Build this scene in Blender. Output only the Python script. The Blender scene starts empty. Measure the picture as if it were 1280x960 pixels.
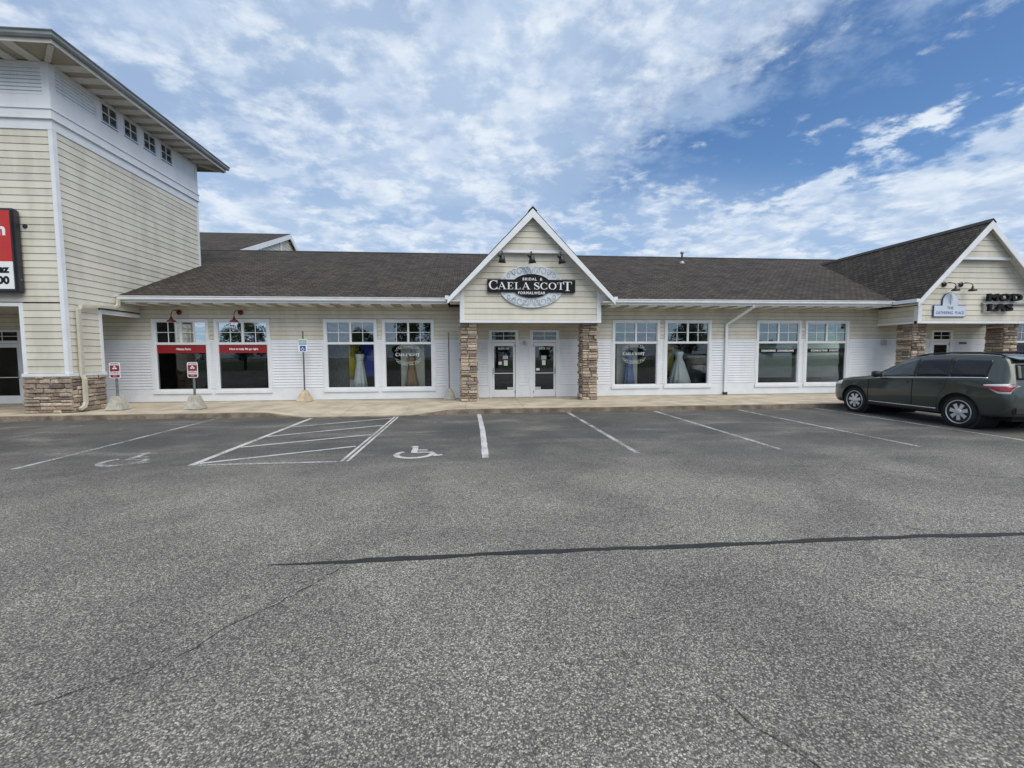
import bpy, bmesh, math, random
from mathutils import Vector, Matrix
from mathutils.bvhtree import BVHTree
R = random.Random(7)
rad = math.radians
scene = bpy.context.scene
C = bpy.context.collection

# ------------------------------------------------------------------ camera
cam_d = bpy.data.cameras.new('camera'); cam = bpy.data.objects.new('camera', cam_d); C.objects.link(cam)
cam_d.sensor_fit = 'HORIZONTAL'; cam_d.sensor_width = 36.0; cam_d.lens = 15.458
cam_d.clip_start = 0.05; cam_d.clip_end = 3000
def aim(yaw, pitch, roll, loc):
    f = Vector((math.sin(yaw)*math.cos(pitch), math.cos(yaw)*math.cos(pitch), -math.sin(pitch)))
    r = Vector((math.cos(yaw), -math.sin(yaw), 0)); u = r.cross(f)
    r2 = r*math.cos(roll)+u*math.sin(roll); u2 = u*math.cos(roll)-r*math.sin(roll)
    m = Matrix((r2, u2, -f)).transposed().to_4x4(); m.translation = loc
    return m
cam.matrix_world = aim(0.0909, 0.0653, -0.0048, (0, 0, 1.767))
scene.camera = cam

# ------------------------------------------------------------------ sky, sun, exposure
SUN_EL, SUN_AZ = rad(52), rad(146)          # azimuth clockwise from +Y: behind the camera, a little to the right
world = bpy.data.worlds.new('World'); scene.world = world; world.use_nodes = True
NT = world.node_tree; NT.nodes.clear()
def nd(nt, t, **kw):
    n = nt.nodes.new(t)
    for k, v in kw.items(): setattr(n, k, v)
    return n
def lk(nt, a, b): nt.links.new(a, b)
def mth(nt, op, a, b=None, c=None, clamp=False):
    n = nt.nodes.new('ShaderNodeMath'); n.operation = op; n.use_clamp = clamp
    for i, v in enumerate((a, b, c)):
        if v is None: continue
        if isinstance(v, (int, float)): n.inputs[i].default_value = v
        else: nt.links.new(v, n.inputs[i])
    return n.outputs[0]
def sstep(nt, x, a, b):
    n = nt.nodes.new('ShaderNodeMapRange'); n.interpolation_type = 'SMOOTHSTEP'
    nt.links.new(x, n.inputs[0]); n.inputs[1].default_value = a; n.inputs[2].default_value = b
    return n.outputs[0]
def mixc(nt, fac, a, b):
    n = nt.nodes.new('ShaderNodeMix'); n.data_type = 'RGBA'
    if isinstance(fac, (int, float)): n.inputs[0].default_value = fac
    else: nt.links.new(fac, n.inputs[0])
    for i, v in ((6, a), (7, b)):
        if isinstance(v, (tuple, list)): n.inputs[i].default_value = (*v[:3], 1)
        else: nt.links.new(v, n.inputs[i])
    return n.outputs[2]
def noise(nt, vec, scale, detail=3, rough=.5, dist=0.0):
    n = nt.nodes.new('ShaderNodeTexNoise'); n.inputs['Scale'].default_value = scale
    n.inputs['Detail'].default_value = detail; n.inputs['Roughness'].default_value = rough
    n.inputs['Distortion'].default_value = dist
    nt.links.new(vec, n.inputs['Vector']); return n
VEIL, PUFF0, PUFF1 = (2.7, 3.5, 4.7), (3.5, 4.15, 5.15), (5.0, 5.4, 5.85)
def scaled(nt, vec, s):
    n = nd(nt, 'ShaderNodeVectorMath', operation='MULTIPLY'); lk(nt, vec, n.inputs[0]); n.inputs[1].default_value = s; return n.outputs[0]
def sepy(nt, v):
    n = nd(nt, 'ShaderNodeSeparateXYZ'); lk(nt, v, n.inputs[0]); return n.outputs[1]
def build_sky():
    nt = NT
    out = nd(nt, 'ShaderNodeOutputWorld'); bg = nd(nt, 'ShaderNodeBackground'); lk(nt, bg.outputs[0], out.inputs[0])
    bg.inputs[1].default_value = 0.11
    sky = nd(nt, 'ShaderNodeTexSky'); sky.sky_type = 'NISHITA'; sky.sun_disc = False
    sky.sun_elevation = SUN_EL; sky.sun_rotation = SUN_AZ; sky.altitude = 200; sky.air_density = 1.0; sky.dust_density = 0.6; sky.ozone_density = 2.0
    tc = nd(nt, 'ShaderNodeTexCoord'); sp = nd(nt, 'ShaderNodeSeparateXYZ'); lk(nt, tc.outputs['Generated'], sp.inputs[0])
    x, y, z = sp.outputs
    zc = mth(nt, 'ADD', mth(nt, 'MAXIMUM', z, 0.0), 0.16)
    cb = nd(nt, 'ShaderNodeCombineXYZ'); lk(nt, mth(nt, 'DIVIDE', x, zc), cb.inputs[0]); lk(nt, mth(nt, 'DIVIDE', y, zc), cb.inputs[1])
    pv = cb.outputs[0]
    big = noise(nt, pv, 1.1, 4, .5, .4).outputs[0]
    mid = noise(nt, pv, 4.2, 8, .60, .12).outputs[0]
    fine = noise(nt, pv, 13.0, 5, .6, .1).outputs[0]
    # one broad clear lane of blue between two cloud decks
    mp = nd(nt, 'ShaderNodeVectorMath', operation='DOT_PRODUCT'); lk(nt, pv, mp.inputs[0]); mp.inputs[1].default_value = (0.90, 0.44, 0)
    lane = mth(nt, 'ADD', mp.outputs['Value'], mth(nt, 'MULTIPLY', mth(nt, 'SUBTRACT', mid, .5), 1.5))
    hole = mth(nt, 'MULTIPLY', sstep(nt, lane, 1.02, 1.42), mth(nt, 'SUBTRACT', 1.0, sstep(nt, lane, 1.80, 2.02)))
    hole = mth(nt, 'MULTIPLY', hole, mth(nt, 'SUBTRACT', 1.0, mth(nt, 'MULTIPLY', sstep(nt, sepy(nt, pv), 1.45, 2.1), .8)))
    # high veil: pale and uneven
    veil = mth(nt, 'MULTIPLY', mth(nt, 'SUBTRACT', 1.0, hole), mth(nt, 'ADD', .66, mth(nt, 'MULTIPLY', sstep(nt, big, .36, .60), .32)))
    base = nd(nt, 'ShaderNodeMix', data_type='RGBA', blend_type='MULTIPLY'); base.inputs[0].default_value = 1
    lk(nt, sky.outputs[0], base.inputs[6]); base.inputs[7].default_value = (.52, .68, .82, 1)
    col = mixc(nt, veil, base.outputs[2], VEIL)
    # puffs: soft mottled heaps, thinner in the lane
    pf = mth(nt, 'ADD', mth(nt, 'MULTIPLY', mid, .70), mth(nt, 'MULTIPLY', fine, .30))
    pf = mth(nt, 'ADD', pf, mth(nt, 'MULTIPLY', mth(nt, 'SUBTRACT', big, .5), .25))
    pf = mth(nt, 'SUBTRACT', pf, mth(nt, 'MULTIPLY', hole, .10))
    pa = mth(nt, 'MULTIPLY', sstep(nt, pf, .415, .59), .86)
    shade = sstep(nt, noise(nt, scaled(nt, pv, (1, 1, 1)), 5.2, 5, .6, .3).outputs[0], .36, .64)
    col = mixc(nt, pa, col, mixc(nt, shade, PUFF0, PUFF1))
    lk(nt, col, bg.inputs[0])
build_sky()
sd = Vector((math.sin(SUN_AZ)*math.cos(SUN_EL), math.cos(SUN_AZ)*math.cos(SUN_EL), math.sin(SUN_EL)))
sl = bpy.data.lights.new('sun', 'SUN'); sl.energy = 2.0; sl.angle = rad(58); sl.color = (1.0, .93, .83)
so = bpy.data.objects.new('sun', sl); C.objects.link(so); so.rotation_euler = sd.to_track_quat('Z', 'Y').to_euler(); so.location = sd*60
vs = scene.view_settings; vs.view_transform = 'Standard'; vs.look = 'None'; vs.exposure = 0.62; vs.gamma = 1.0; vs.use_curve_mapping = False

# ------------------------------------------------------------------ materials
M = {}
def newmat(name):
    m = bpy.data.materials.new(name); m.use_nodes = True; m.node_tree.nodes.clear(); M[name] = m
    nt = m.node_tree; out = nd(nt, 'ShaderNodeOutputMaterial'); b = nd(nt, 'ShaderNodeBsdfPrincipled'); lk(nt, b.outputs[0], out.inputs[0])
    return m, nt, b, out
def pos(nt, obj=False):
    if obj: return nd(nt, 'ShaderNodeTexCoord').outputs['Object']
    return nd(nt, 'ShaderNodeNewGeometry').outputs['Position']
def scaled(nt, vec, s):
    n = nd(nt, 'ShaderNodeVectorMath', operation='MULTIPLY'); lk(nt, vec, n.inputs[0]); n.inputs[1].default_value = s; return n.outputs[0]
def bump(nt, b, h, strength=.3, dist=.01):
    n = nd(nt, 'ShaderNodeBump'); n.inputs['Strength'].default_value = strength; n.inputs['Distance'].default_value = dist
    lk(nt, h, n.inputs['Height']); lk(nt, n.outputs[0], b.inputs['Normal'])
def plain(name, col, rough=.5, metal=0.0, var=.10, vscale=3.0, spec=.5, stretch=(1, 1, 1), bmp=0.0, bscale=60, coat=0.0):
    m, nt, b, out = newmat(name)
    b.inputs['Roughness'].default_value = rough; b.inputs['Metallic'].default_value = metal
    b.inputs['Specular IOR Level'].default_value = spec; b.inputs['Coat Weight'].default_value = coat
    p = scaled(nt, pos(nt), stretch)
    n = noise(nt, p, vscale, 5, .6).outputs[0]
    lo = tuple(c*(1-var) for c in col); hi = tuple(min(1, c*(1+var)) for c in col)
    lk(nt, mixc(nt, sstep(nt, n, .3, .7), lo, hi), b.inputs['Base Color'])
    if bmp: bump(nt, b, noise(nt, p, bscale, 4, .6).outputs[0], bmp, .01)
    return m
def objvar(name, cols, rough=.8, bscale=40, bstr=.5, grain=25):
    """colour picked per object from a ramp, with grain"""
    m, nt, b, out = newmat(name); b.inputs['Roughness'].default_value = rough; b.inputs['Specular IOR Level'].default_value = .3
    oi = nd(nt, 'ShaderNodeObjectInfo'); cr = nd(nt, 'ShaderNodeValToRGB'); lk(nt, oi.outputs['Random'], cr.inputs[0])
    el = cr.color_ramp.elements; cr.color_ramp.interpolation = 'LINEAR'
    while len(el) < len(cols): el.new(.5)
    for i, c in enumerate(cols): el[i].position = i/(len(cols)-1); el[i].color = (*c, 1)
    p = pos(nt); n = noise(nt, p, grain, 5, .65).outputs[0]
    dk = nd(nt, 'ShaderNodeMix', data_type='RGBA', blend_type='MULTIPLY'); dk.inputs[0].default_value = 1
    lk(nt, cr.outputs[0], dk.inputs[6]); lk(nt, mixc(nt, sstep(nt, n, .3, .7), (.62, .60, .58), (1.2, 1.18, 1.15)), dk.inputs[7])
    lk(nt, dk.outputs[2], b.inputs['Base Color']); bump(nt, b, noise(nt, p, bscale, 5, .6).outputs[0], bstr, .02)
    return m
def mat_asphalt():
    m, nt, b, out = newmat('asphalt'); b.inputs['Roughness'].default_value = .82; b.inputs['Specular IOR Level'].default_value = .35
    p = pos(nt); sp = nd(nt, 'ShaderNodeSeparateXYZ'); lk(nt, p, sp.inputs[0])
    v = nd(nt, 'ShaderNodeTexVoronoi'); v.inputs['Scale'].default_value = 112; lk(nt, p, v.inputs['Vector'])
    v2 = nd(nt, 'ShaderNodeTexVoronoi'); v2.inputs['Scale'].default_value = 190; lk(nt, p, v2.inputs['Vector'])
    sc = nd(nt, 'ShaderNodeSeparateColor'); lk(nt, v.outputs['Color'], sc.inputs[0])
    sc2 = nd(nt, 'ShaderNodeSeparateColor'); lk(nt, v2.outputs['Color'], sc2.inputs[0])
    cr = nd(nt, 'ShaderNodeValToRGB'); lk(nt, sc.outputs[0], cr.inputs[0]); e = cr.color_ramp.elements
    e[0].position = 0; e[0].color = (.028, .028, .028, 1); e[1].position = 1; e[1].color = (.50, .49, .46, 1)
    for q, c in ((.25, .07), (.55, .17), (.85, .31)):
        k = e.new(q); k.color = (c, c*.995, c*.96, 1)
    cr2 = nd(nt, 'ShaderNodeValToRGB'); lk(nt, sc2.outputs[1], cr2.inputs[0]); e = cr2.color_ramp.elements
    e[0].color = (.05, .05, .052, 1); e[1].color = (.36, .355, .335, 1)
    agg = mixc(nt, .22, cr.outputs[0], cr2.outputs[0])
    # bitumen between the stones
    gap = sstep(nt, v.outputs['Distance'], .42, .70)
    agg = mixc(nt, mth(nt, 'MULTIPLY', gap, .55), agg, (.035, .035, .037))
    # sealed stalls by the kerb: darker surface, worn lighter in lanes and blotches
    wn = noise(nt, scaled(nt, p, (.5, 1.0, 1)), .9, 5, .6, .4).outputs[0]
    edge = mth(nt, 'ADD', sp.outputs[1], mth(nt, 'MULTIPLY', mth(nt, 'SUBTRACT', wn, .5), 4.0))
    seal = sstep(nt, edge, 5.2, 9.2)
    wear = sstep(nt, noise(nt, scaled(nt, p, (.35, 1.2, 1)), 1.1, 6, .62, .6).outputs[0], .47, .72)
    seal = mth(nt, 'MULTIPLY', seal, mth(nt, 'SUBTRACT', 1.0, mth(nt, 'MULTIPLY', wear, .80)))
    sealed = mixc(nt, .70, agg, (.040, .042, .045))
    col = mixc(nt, seal, agg, sealed)
    # oil drips and patchy tone
    pat = noise(nt, p, .55, 6, .6, .5).outputs[0]
    tone = nd(nt, 'ShaderNodeMix', data_type='RGBA', blend_type='MULTIPLY'); tone.inputs[0].default_value = 1
    lk(nt, col, tone.inputs[6]); lk(nt, mixc(nt, sstep(nt, pat, .32, .68), (.90, .87, .81), (1.40, 1.345, 1.235)), tone.inputs[7])
    spot = sstep(nt, noise(nt, p, 2.6, 4, .55, .2).outputs[0], .66, .75)
    col = mixc(nt, mth(nt, 'MULTIPLY', spot, .5), tone.outputs[2], (.03, .03, .03))
    lk(nt, col, b.inputs['Base Color'])
    h = mth(nt, 'SUBTRACT', 1.0, v.outputs['Distance'])
    bump(nt, b, h, .55, .006)
def mat_paint(name, wear=.5, col=(.72, .72, .70)):
    m, nt, b, out = newmat(name); b.inputs['Roughness'].default_value = .7
    p = pos(nt); b.inputs['Base Color'].default_value = (*col, 1)
    n1 = noise(nt, p, 1.6, 5, .6).outputs[0]; n2 = noise(nt, p, 26, 5, .7).outputs[0]; n3 = noise(nt, p, 110, 2, .6).outputs[0]
    s = mth(nt, 'ADD', mth(nt, 'MULTIPLY', n1, .45), mth(nt, 'ADD', mth(nt, 'MULTIPLY', n2, .45), mth(nt, 'MULTIPLY', n3, .35)))
    a = mth(nt, 'MULTIPLY', sstep(nt, s, wear-.09, wear+.10), .92)
    tr = nd(nt, 'ShaderNodeBsdfTransparent'); mx = nd(nt, 'ShaderNodeMixShader')
    lk(nt, a, mx.inputs[0]); lk(nt, tr.outputs[0], mx.inputs[1]); lk(nt, b.outputs[0], mx.inputs[2]); lk(nt, mx.outputs[0], out.inputs[0])
def mat_shingle(name, axis):
    """axis: which world axis runs along the courses; height z sets the course"""
    m, nt, b, out = newmat(name); b.inputs['Roughness'].default_value = .9; b.inputs['Specular IOR Level'].default_value = .2
    p = pos(nt); sp = nd(nt, 'ShaderNodeSeparateXYZ'); lk(nt, p, sp.inputs[0])
    cb = nd(nt, 'ShaderNodeCombineXYZ'); lk(nt, sp.outputs[axis], cb.inputs[0])
    k = 2.58 if axis == 0 else 1.39
    lk(nt, mth(nt, 'MULTIPLY', sp.outputs[2], k), cb.inputs[1])
    br = nd(nt, 'ShaderNodeTexBrick'); lk(nt, cb.outputs[0], br.inputs['Vector']); br.offset = .37; br.squash = 1
    br.inputs['Scale'].default_value = 1.0; br.inputs['Brick Width'].default_value = .24; br.inputs['Row Height'].default_value = .145
    br.inputs['Mortar Size'].default_value = .016; br.inputs['Mortar Smooth'].default_value = .3; br.inputs['Bias'].default_value = -.1
    br.inputs['Color1'].default_value = (.045, .040, .035, 1); br.inputs['Color2'].default_value = (.086, .075, .064, 1); br.inputs['Mortar'].default_value = (.012, .011, .010, 1)
    n = noise(nt, p, 1.1, 5, .6).outputs[0]; g = noise(nt, p, 70, 3, .7).outputs[0]
    t = nd(nt, 'ShaderNodeMix', data_type='RGBA', blend_type='MULTIPLY'); t.inputs[0].default_value = 1
    lk(nt, br.outputs[0], t.inputs[6]); lk(nt, mixc(nt, sstep(nt, mth(nt, 'ADD', mth(nt, 'MULTIPLY', n, .6), mth(nt, 'MULTIPLY', g, .4)), .35, .65), (.78, .78, .8), (1.25, 1.22, 1.18)), t.inputs[7])
    lk(nt, t.outputs[2], b.inputs['Base Color'])
    bump(nt, b, mth(nt, 'ADD', mth(nt, 'MULTIPLY', br.outputs['Fac'], -1.0), mth(nt, 'MULTIPLY', g, .3)), .5, .015)
def mat_glass(name, refl, tint=(.85, .92, .9)):
    m, nt, b, out = newmat(name); nt.nodes.remove(b)
    tr = nd(nt, 'ShaderNodeBsdfTransparent'); tr.inputs[0].default_value = (*tint, 1)
    gl = nd(nt, 'ShaderNodeBsdfGlossy'); gl.inputs['Roughness'].default_value = .004; gl.inputs['Color'].default_value = (.93, .98, 1, 1)
    p = pos(nt); bn = nd(nt, 'ShaderNodeBump'); bn.inputs['Strength'].default_value = .05; bn.inputs['Distance'].default_value = .01
    lk(nt, noise(nt, p, 1.7, 1, .5).outputs[0], bn.inputs['Height']); lk(nt, bn.outputs[0], gl.inputs['Normal'])
    fr = nd(nt, 'ShaderNodeFresnel'); fr.inputs[0].default_value = 1.5
    fac = mth(nt, 'ADD', fr.outputs[0], refl, clamp=True)
    mx = nd(nt, 'ShaderNodeMixShader'); lk(nt, fac, mx.inputs[0]); lk(nt, tr.outputs[0], mx.inputs[1]); lk(nt, gl.outputs[0], mx.inputs[2]); lk(nt, mx.outputs[0], out.inputs[0])
def mat_siding(name, col, dirt=.16):
    m, nt, b, out = newmat(name); b.inputs['Roughness'].default_value = .55; b.inputs['Specular IOR Level'].default_value = .35
    p = pos(nt); oi = nd(nt, 'ShaderNodeObjectInfo')
    n = noise(nt, scaled(nt, p, (1.4, 1.4, .35)), 1.3, 6, .6).outputs[0]; g = noise(nt, scaled(nt, p, (2, 2, 40)), 6, 4, .6).outputs[0]
    s = mth(nt, 'ADD', mth(nt, 'MULTIPLY', n, .7), mth(nt, 'MULTIPLY', g, .3))
    s = mth(nt, 'ADD', s, mth(nt, 'MULTIPLY', mth(nt, 'SUBTRACT', oi.outputs['Random'], .5), .16))
    lo = (col[0]*(1-dirt), col[1]*(1-dirt*1.02), col[2]*(1-dirt*1.1))
    lk(nt, mixc(nt, sstep(nt, s, .33, .62), lo, tuple(min(1, c*1.05) for c in col)), b.inputs['Base Color'])
    bump(nt, b, g, .08, .004)
mat_asphalt()
mat_paint('paint_line', .605, (.48, .48, .465)); mat_paint('paint_fresh', .56, (.56, .56, .55)); mat_paint('paint_faded', .70, (.48, .48, .47))
mat_shingle('shingle', 0); mat_shingle('shingle_side', 1)
mat_glass('glass', .0, (.95, .97, .96)); mat_glass('glass_coated', .17, (.40, .46, .48)); mat_glass('glass_mirror', .58, (.5, .58, .6)); mat_glass('glass_door', .05, (.5, .52, .52))
mat_siding('tan_siding', (.625, .60, .51)); mat_siding('white_siding', (.72, .745, .775), .08)
plain('white_trim', (.71, .735, .76), .45, var=.05, vscale=2.2); plain('vinyl', (.72, .745, .76), .35, var=.04)
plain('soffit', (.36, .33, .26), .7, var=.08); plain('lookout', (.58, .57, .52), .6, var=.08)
plain('gutter', (.72, .75, .78), .35, var=.06, vscale=2.5, stretch=(1, 1, .3)); plain('gutter_grey', (.24, .26, .265), .4, var=.25, vscale=3, stretch=(.5, .5, 5), metal=.2)
plain('downspout', (.52, .50, .42), .4, var=.08)
plain('concrete', (.43, .375, .29), .88, var=.22, vscale=1.4, bmp=.25, bscale=90, spec=.3)
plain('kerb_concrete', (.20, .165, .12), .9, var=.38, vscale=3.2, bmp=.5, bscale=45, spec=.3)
plain('precast', (.36, .35, .30), .9, var=.2, vscale=7, bmp=.4, bscale=70); plain('precast_buff', (.46, .38, .27), .9, var=.2, vscale=7, bmp=.4, bscale=70)
plain('sealant', (.018, .018, .019), .8, var=.35, vscale=9, bmp=.3, bscale=30); plain('crack', (.022, .022, .022), 1.0, var=.3)
plain('mortar', (.06, .052, .045), .95, var=.2)
objvar('stone', [(.13, .105, .09), (.50, .42, .33), (.22, .175, .145), (.64, .56, .45), (.18, .15, .13), (.56, .47, .37), (.33, .265, .215), (.25, .215, .19), (.47, .40, .33)], .85, 35, .7, 18)
plain('galvanised', (.22, .225, .23), .45, metal=.7, var=.25, vscale=12); plain('post_brown', (.16, .13, .13), .5, metal=.3, var=.2)
plain('black_metal', (.018, .018, .02), .4, var=.2); plain('bronze', (.045, .04, .036), .35, metal=.6, var=.2); plain('red_metal', (.13, .012, .014), .35, var=.1)
plain('sign_black', (.010, .011, .014), .6, var=.15, spec=.2); plain('sign_white', (.78, .80, .80), .45, var=.03); plain('sign_grey', (.60, .65, .69), .45, var=.05)
plain('scroll_grey', (.27, .31, .34), .5, var=.08); plain('sign_red', (.48, .025, .018), .35, var=.06); plain('decal_red', (.26, .012, .016), .4, var=.05)
plain('sign_maroon', (.22, .018, .04), .4, var=.1); plain('sign_blue', (.025, .06, .34), .4, var=.05); plain('navy_ink', (.035, .06, .17), .5, var=.05)
plain('sign_green', (.24, .40, .36), .4, var=.05); plain('sign_pale', (.56, .62, .72), .45, var=.04); plain('decal_white', (.45, .47, .48), .6, var=.2, vscale=25)
plain('sign_case', (.025, .028, .034), .35, var=.2); plain('paper', (.72, .72, .70), .8, var=.05); plain('paper_grey', (.5, .51, .52), .8, var=.1, vscale=30)
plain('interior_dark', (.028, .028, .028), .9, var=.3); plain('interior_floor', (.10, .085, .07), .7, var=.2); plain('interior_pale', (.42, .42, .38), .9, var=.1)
plain('shade_cloth', (.20, .235, .23), .9, var=.06); plain('yellow_cloth', (.72, .60, .05), .9, var=.25, vscale=12, stretch=(6, 6, .4)); plain('blue_cloth', (.03, .05, .42), .9, var=.2)
plain('cream_cloth', (.75, .75, .66), .9, var=.08); plain('grey_cloth', (.16, .17, .165), .9, var=.4, vscale=9, stretch=(8, 8, .5)); plain('gown_white', (.88, .90, .90), .75, var=.07, vscale=6)
plain('gown_gold', (.36, .22, .10), .5, var=.15, vscale=8, stretch=(6, 6, 1)); plain('gown_blue', (.20, .28, .56), .6, var=.1, vscale=8); plain('mannequin_black', (.012, .012, .013), .5)
plain('rubber', (.017, .017, .018), .8, var=.25, vscale=20); plain('alloy', (.68, .69, .70), .35, metal=.5, var=.05); plain('chrome', (.75, .76, .77), .14, metal=1.0, var=.02)
plain('black_plastic', (.016, .017, .018), .6, var=.2); plain('tail_red', (.30, .010, .018), .12, var=.1, coat=1); plain('lamp_clear', (.72, .74, .75), .12, var=.05, coat=1)
plain('leaf', (.055, .085, .025), .7, var=.5, vscale=2.5); plain('bark', (.10, .08, .06), .9, var=.3, vscale=10); plain('lawn', (.05, .075, .02), .95, var=.3, vscale=2)
plain('vent_metal', (.38, .39, .38), .5, metal=.4, var=.2); plain('cavity', (.012, .012, .012), .9)
def mat_carpaint(name, col):
    m, nt, b, out = newmat(name); p = pos(nt, True)
    b.inputs['Metallic'].default_value = .55; b.inputs['Roughness'].default_value = .34; b.inputs['Coat Weight'].default_value = .8; b.inputs['Coat Roughness'].default_value = .04
    dust = sstep(nt, nd_sep_z(nt, p), 1.0, .25)
    n = noise(nt, p, 5, 5, .6).outputs[0]
    lk(nt, mixc(nt, mth(nt, 'MULTIPLY', dust, mth(nt, 'MULTIPLY', n, .35)), col, (.14, .135, .12)), b.inputs['Base Color'])
def nd_sep_z(nt, p):
    s = nd(nt, 'ShaderNodeSeparateXYZ'); lk(nt, p, s.inputs[0]); return s.outputs[2]
mat_carpaint('car_green', (.050, .063, .057)); mat_carpaint('car_silver', (.55, .56, .57)); mat_carpaint('car_white', (.7, .7, .69))
m_, nt_, b_, o_ = newmat('car_glass'); b_.inputs['Base Color'].default_value = (.008, .010, .012, 1); b_.inputs['Roughness'].default_value = .03; b_.inputs['Specular IOR Level'].default_value = .42
m_, nt_, b_, o_ = newmat('car_glass_clear'); b_.inputs['Base Color'].default_value = (.035, .045, .045, 1); b_.inputs['Roughness'].default_value = .04; b_.inputs['Specular IOR Level'].default_value = .8

# ------------------------------------------------------------------ mesh helpers
class MB:
    def __init__(s): s.v = []; s.f = []
    def poly(s, pts):
        i = len(s.v); s.v += [tuple(p) for p in pts]; s.f.append(tuple(range(i, i+len(pts)))); return s
    def box(s, x0, x1, y0, y1, z0, z1):
        i = len(s.v)
        s.v += [(x0, y0, z0), (x1, y0, z0), (x1, y1, z0), (x0, y1, z0), (x0, y0, z1), (x1, y0, z1), (x1, y1, z1), (x0, y1, z1)]
        s.f += [tuple(i+k for k in f) for f in ((0, 3, 2, 1), (4, 5, 6, 7), (0, 1, 5, 4), (1, 2, 6, 5), (2, 3, 7, 6), (3, 0, 4, 7))]; return s
    def hexa(s, a, b):
        """two quads (4 points each, same winding) joined into a solid"""
        i = len(s.v); s.v += [tuple(p) for p in a]+[tuple(p) for p in b]
        s.f += [tuple(i+k for k in f) for f in ((3, 2, 1, 0), (4, 5, 6, 7), (0, 1, 5, 4), (1, 2, 6, 5), (2, 3, 7, 6), (3, 0, 4, 7))]; return s
    def prism(s, a, b):
        n = len(a); i = len(s.v); s.v += [tuple(p) for p in a]+[tuple(p) for p in b]
        s.f.append(tuple(i+k for k in range(n))[::-1]); s.f.append(tuple(i+n+k for k in range(n)))
        for k in range(n): s.f.append((i+k, i+(k+1) % n, i+n+(k+1) % n, i+n+k))
        return s
    def tube(s, pts, r, n=8, cap=True):
        pts = [Vector(p) for p in pts]; rs = r if isinstance(r, (list, tuple)) else [r]*len(pts)
        base = len(s.v); up = None
        for k, p in enumerate(pts):
            d = (pts[min(k+1, len(pts)-1)]-pts[max(k-1, 0)]).normalized()
            if up is None: up = d.orthogonal().normalized()
            up = (up-d*up.dot(d)).normalized(); sd_ = d.cross(up)
            for j in range(n):
                a = 2*math.pi*j/n; s.v.append(tuple(p+(up*math.cos(a)+sd_*math.sin(a))*rs[k]))
        for k in range(len(pts)-1):
            for j in range(n):
                a = base+k*n+j; b = base+k*n+(j+1) % n; s.f.append((a, b, b+n, a+n))
        if cap: s.f.append(tuple(base+j for j in range(n))[::-1]); s.f.append(tuple(base+(len(pts)-1)*n+j for j in range(n)))
        return s
    def lathe(s, prof, n=24, c=(0, 0, 0), axis='z', flute=0.0, nf=0):
        base = len(s.v)
        for (r, h) in prof:
            for j in range(n):
                a = 2*math.pi*j/n; rr = r*(1+flute*math.cos(nf*a)*max(0, 1-h*.6)) if flute else r
                p = (rr*math.cos(a), rr*math.sin(a), h) if axis == 'z' else ((rr*math.cos(a), h, rr*math.sin(a)) if axis == 'y' else (h, rr*math.cos(a), rr*math.sin(a)))
                s.v.append((p[0]+c[0], p[1]+c[1], p[2]+c[2]))
        for k in range(len(prof)-1):
            for j in range(n):
                a = base+k*n+j; b = base+k*n+(j+1) % n; s.f.append((a, b, b+n, a+n))
        s.f.append(tuple(base+j for j in range(n))[::-1]); s.f.append(tuple(base+(len(prof)-1)*n+j for j in range(n)))
        return s
    def mesh(s, name):
        me = bpy.data.meshes.new(name); me.from_pydata(s.v, [], s.f)
        bm = bmesh.new(); bm.from_mesh(me); bmesh.ops.recalc_face_normals(bm, faces=bm.faces); bm.to_mesh(me); bm.free()
        return me
    def build(s, name, mat, parent=None, smooth=False, kind=None):
        return obj(name, s.mesh(name), mat, parent, smooth, kind)
def obj(name, me, mat, parent=None, smooth=False, kind=None):
    o = bpy.data.objects.new(name, me); C.objects.link(o)
    if mat is not None and not me.materials: me.materials.append(M[mat])
    if parent is not None:
        o.parent = parent; o.matrix_parent_inverse = Matrix.Translation(-world_loc(parent))
    if smooth:
        for p in me.polygons: p.use_smooth = True
    if kind: o['kind'] = kind
    return o
WL = {}
def world_loc(o): return WL.get(o.name, Vector((0, 0, 0)))
def tag(o, label, cat, group=None):
    o['label'] = label; o['category'] = cat
    if group: o['group'] = group
    return o
def thing(name, label, cat, loc=(0, 0, 0), group=None):
    o = bpy.data.objects.new(name, None); C.objects.link(o); o.location = loc; o.empty_display_size = .2
    WL[o.name] = Vector(loc)
    return tag(o, label, cat, group)
def struct(o): o['kind'] = 'structure'; return o
def sub(part, o):
    """make o a sub-part: parent to a mesh part (which itself sits at its thing's origin)"""
    return o
def child(part, mb, name, mat, smooth=False, kind=None):
    o = obj(name, mb.mesh(name) if isinstance(mb, MB) else mb, mat, None, smooth, kind)
    o.parent = part; o.matrix_parent_inverse = Matrix.Identity(4)
    if part.parent is not None:      # vertices are in world space, cancel the whole chain
        o.matrix_parent_inverse = (Matrix.Translation(world_loc(part.parent)) @ part.matrix_parent_inverse).inverted()
    return o
def bevel_me(me, w, seg=1):
    bm = bmesh.new(); bm.from_mesh(me); bmesh.ops.bevel(bm, geom=list(bm.edges), offset=w, segments=seg, affect='EDGES', clamp_overlap=True); bm.to_mesh(me); bm.free(); return me
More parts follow.
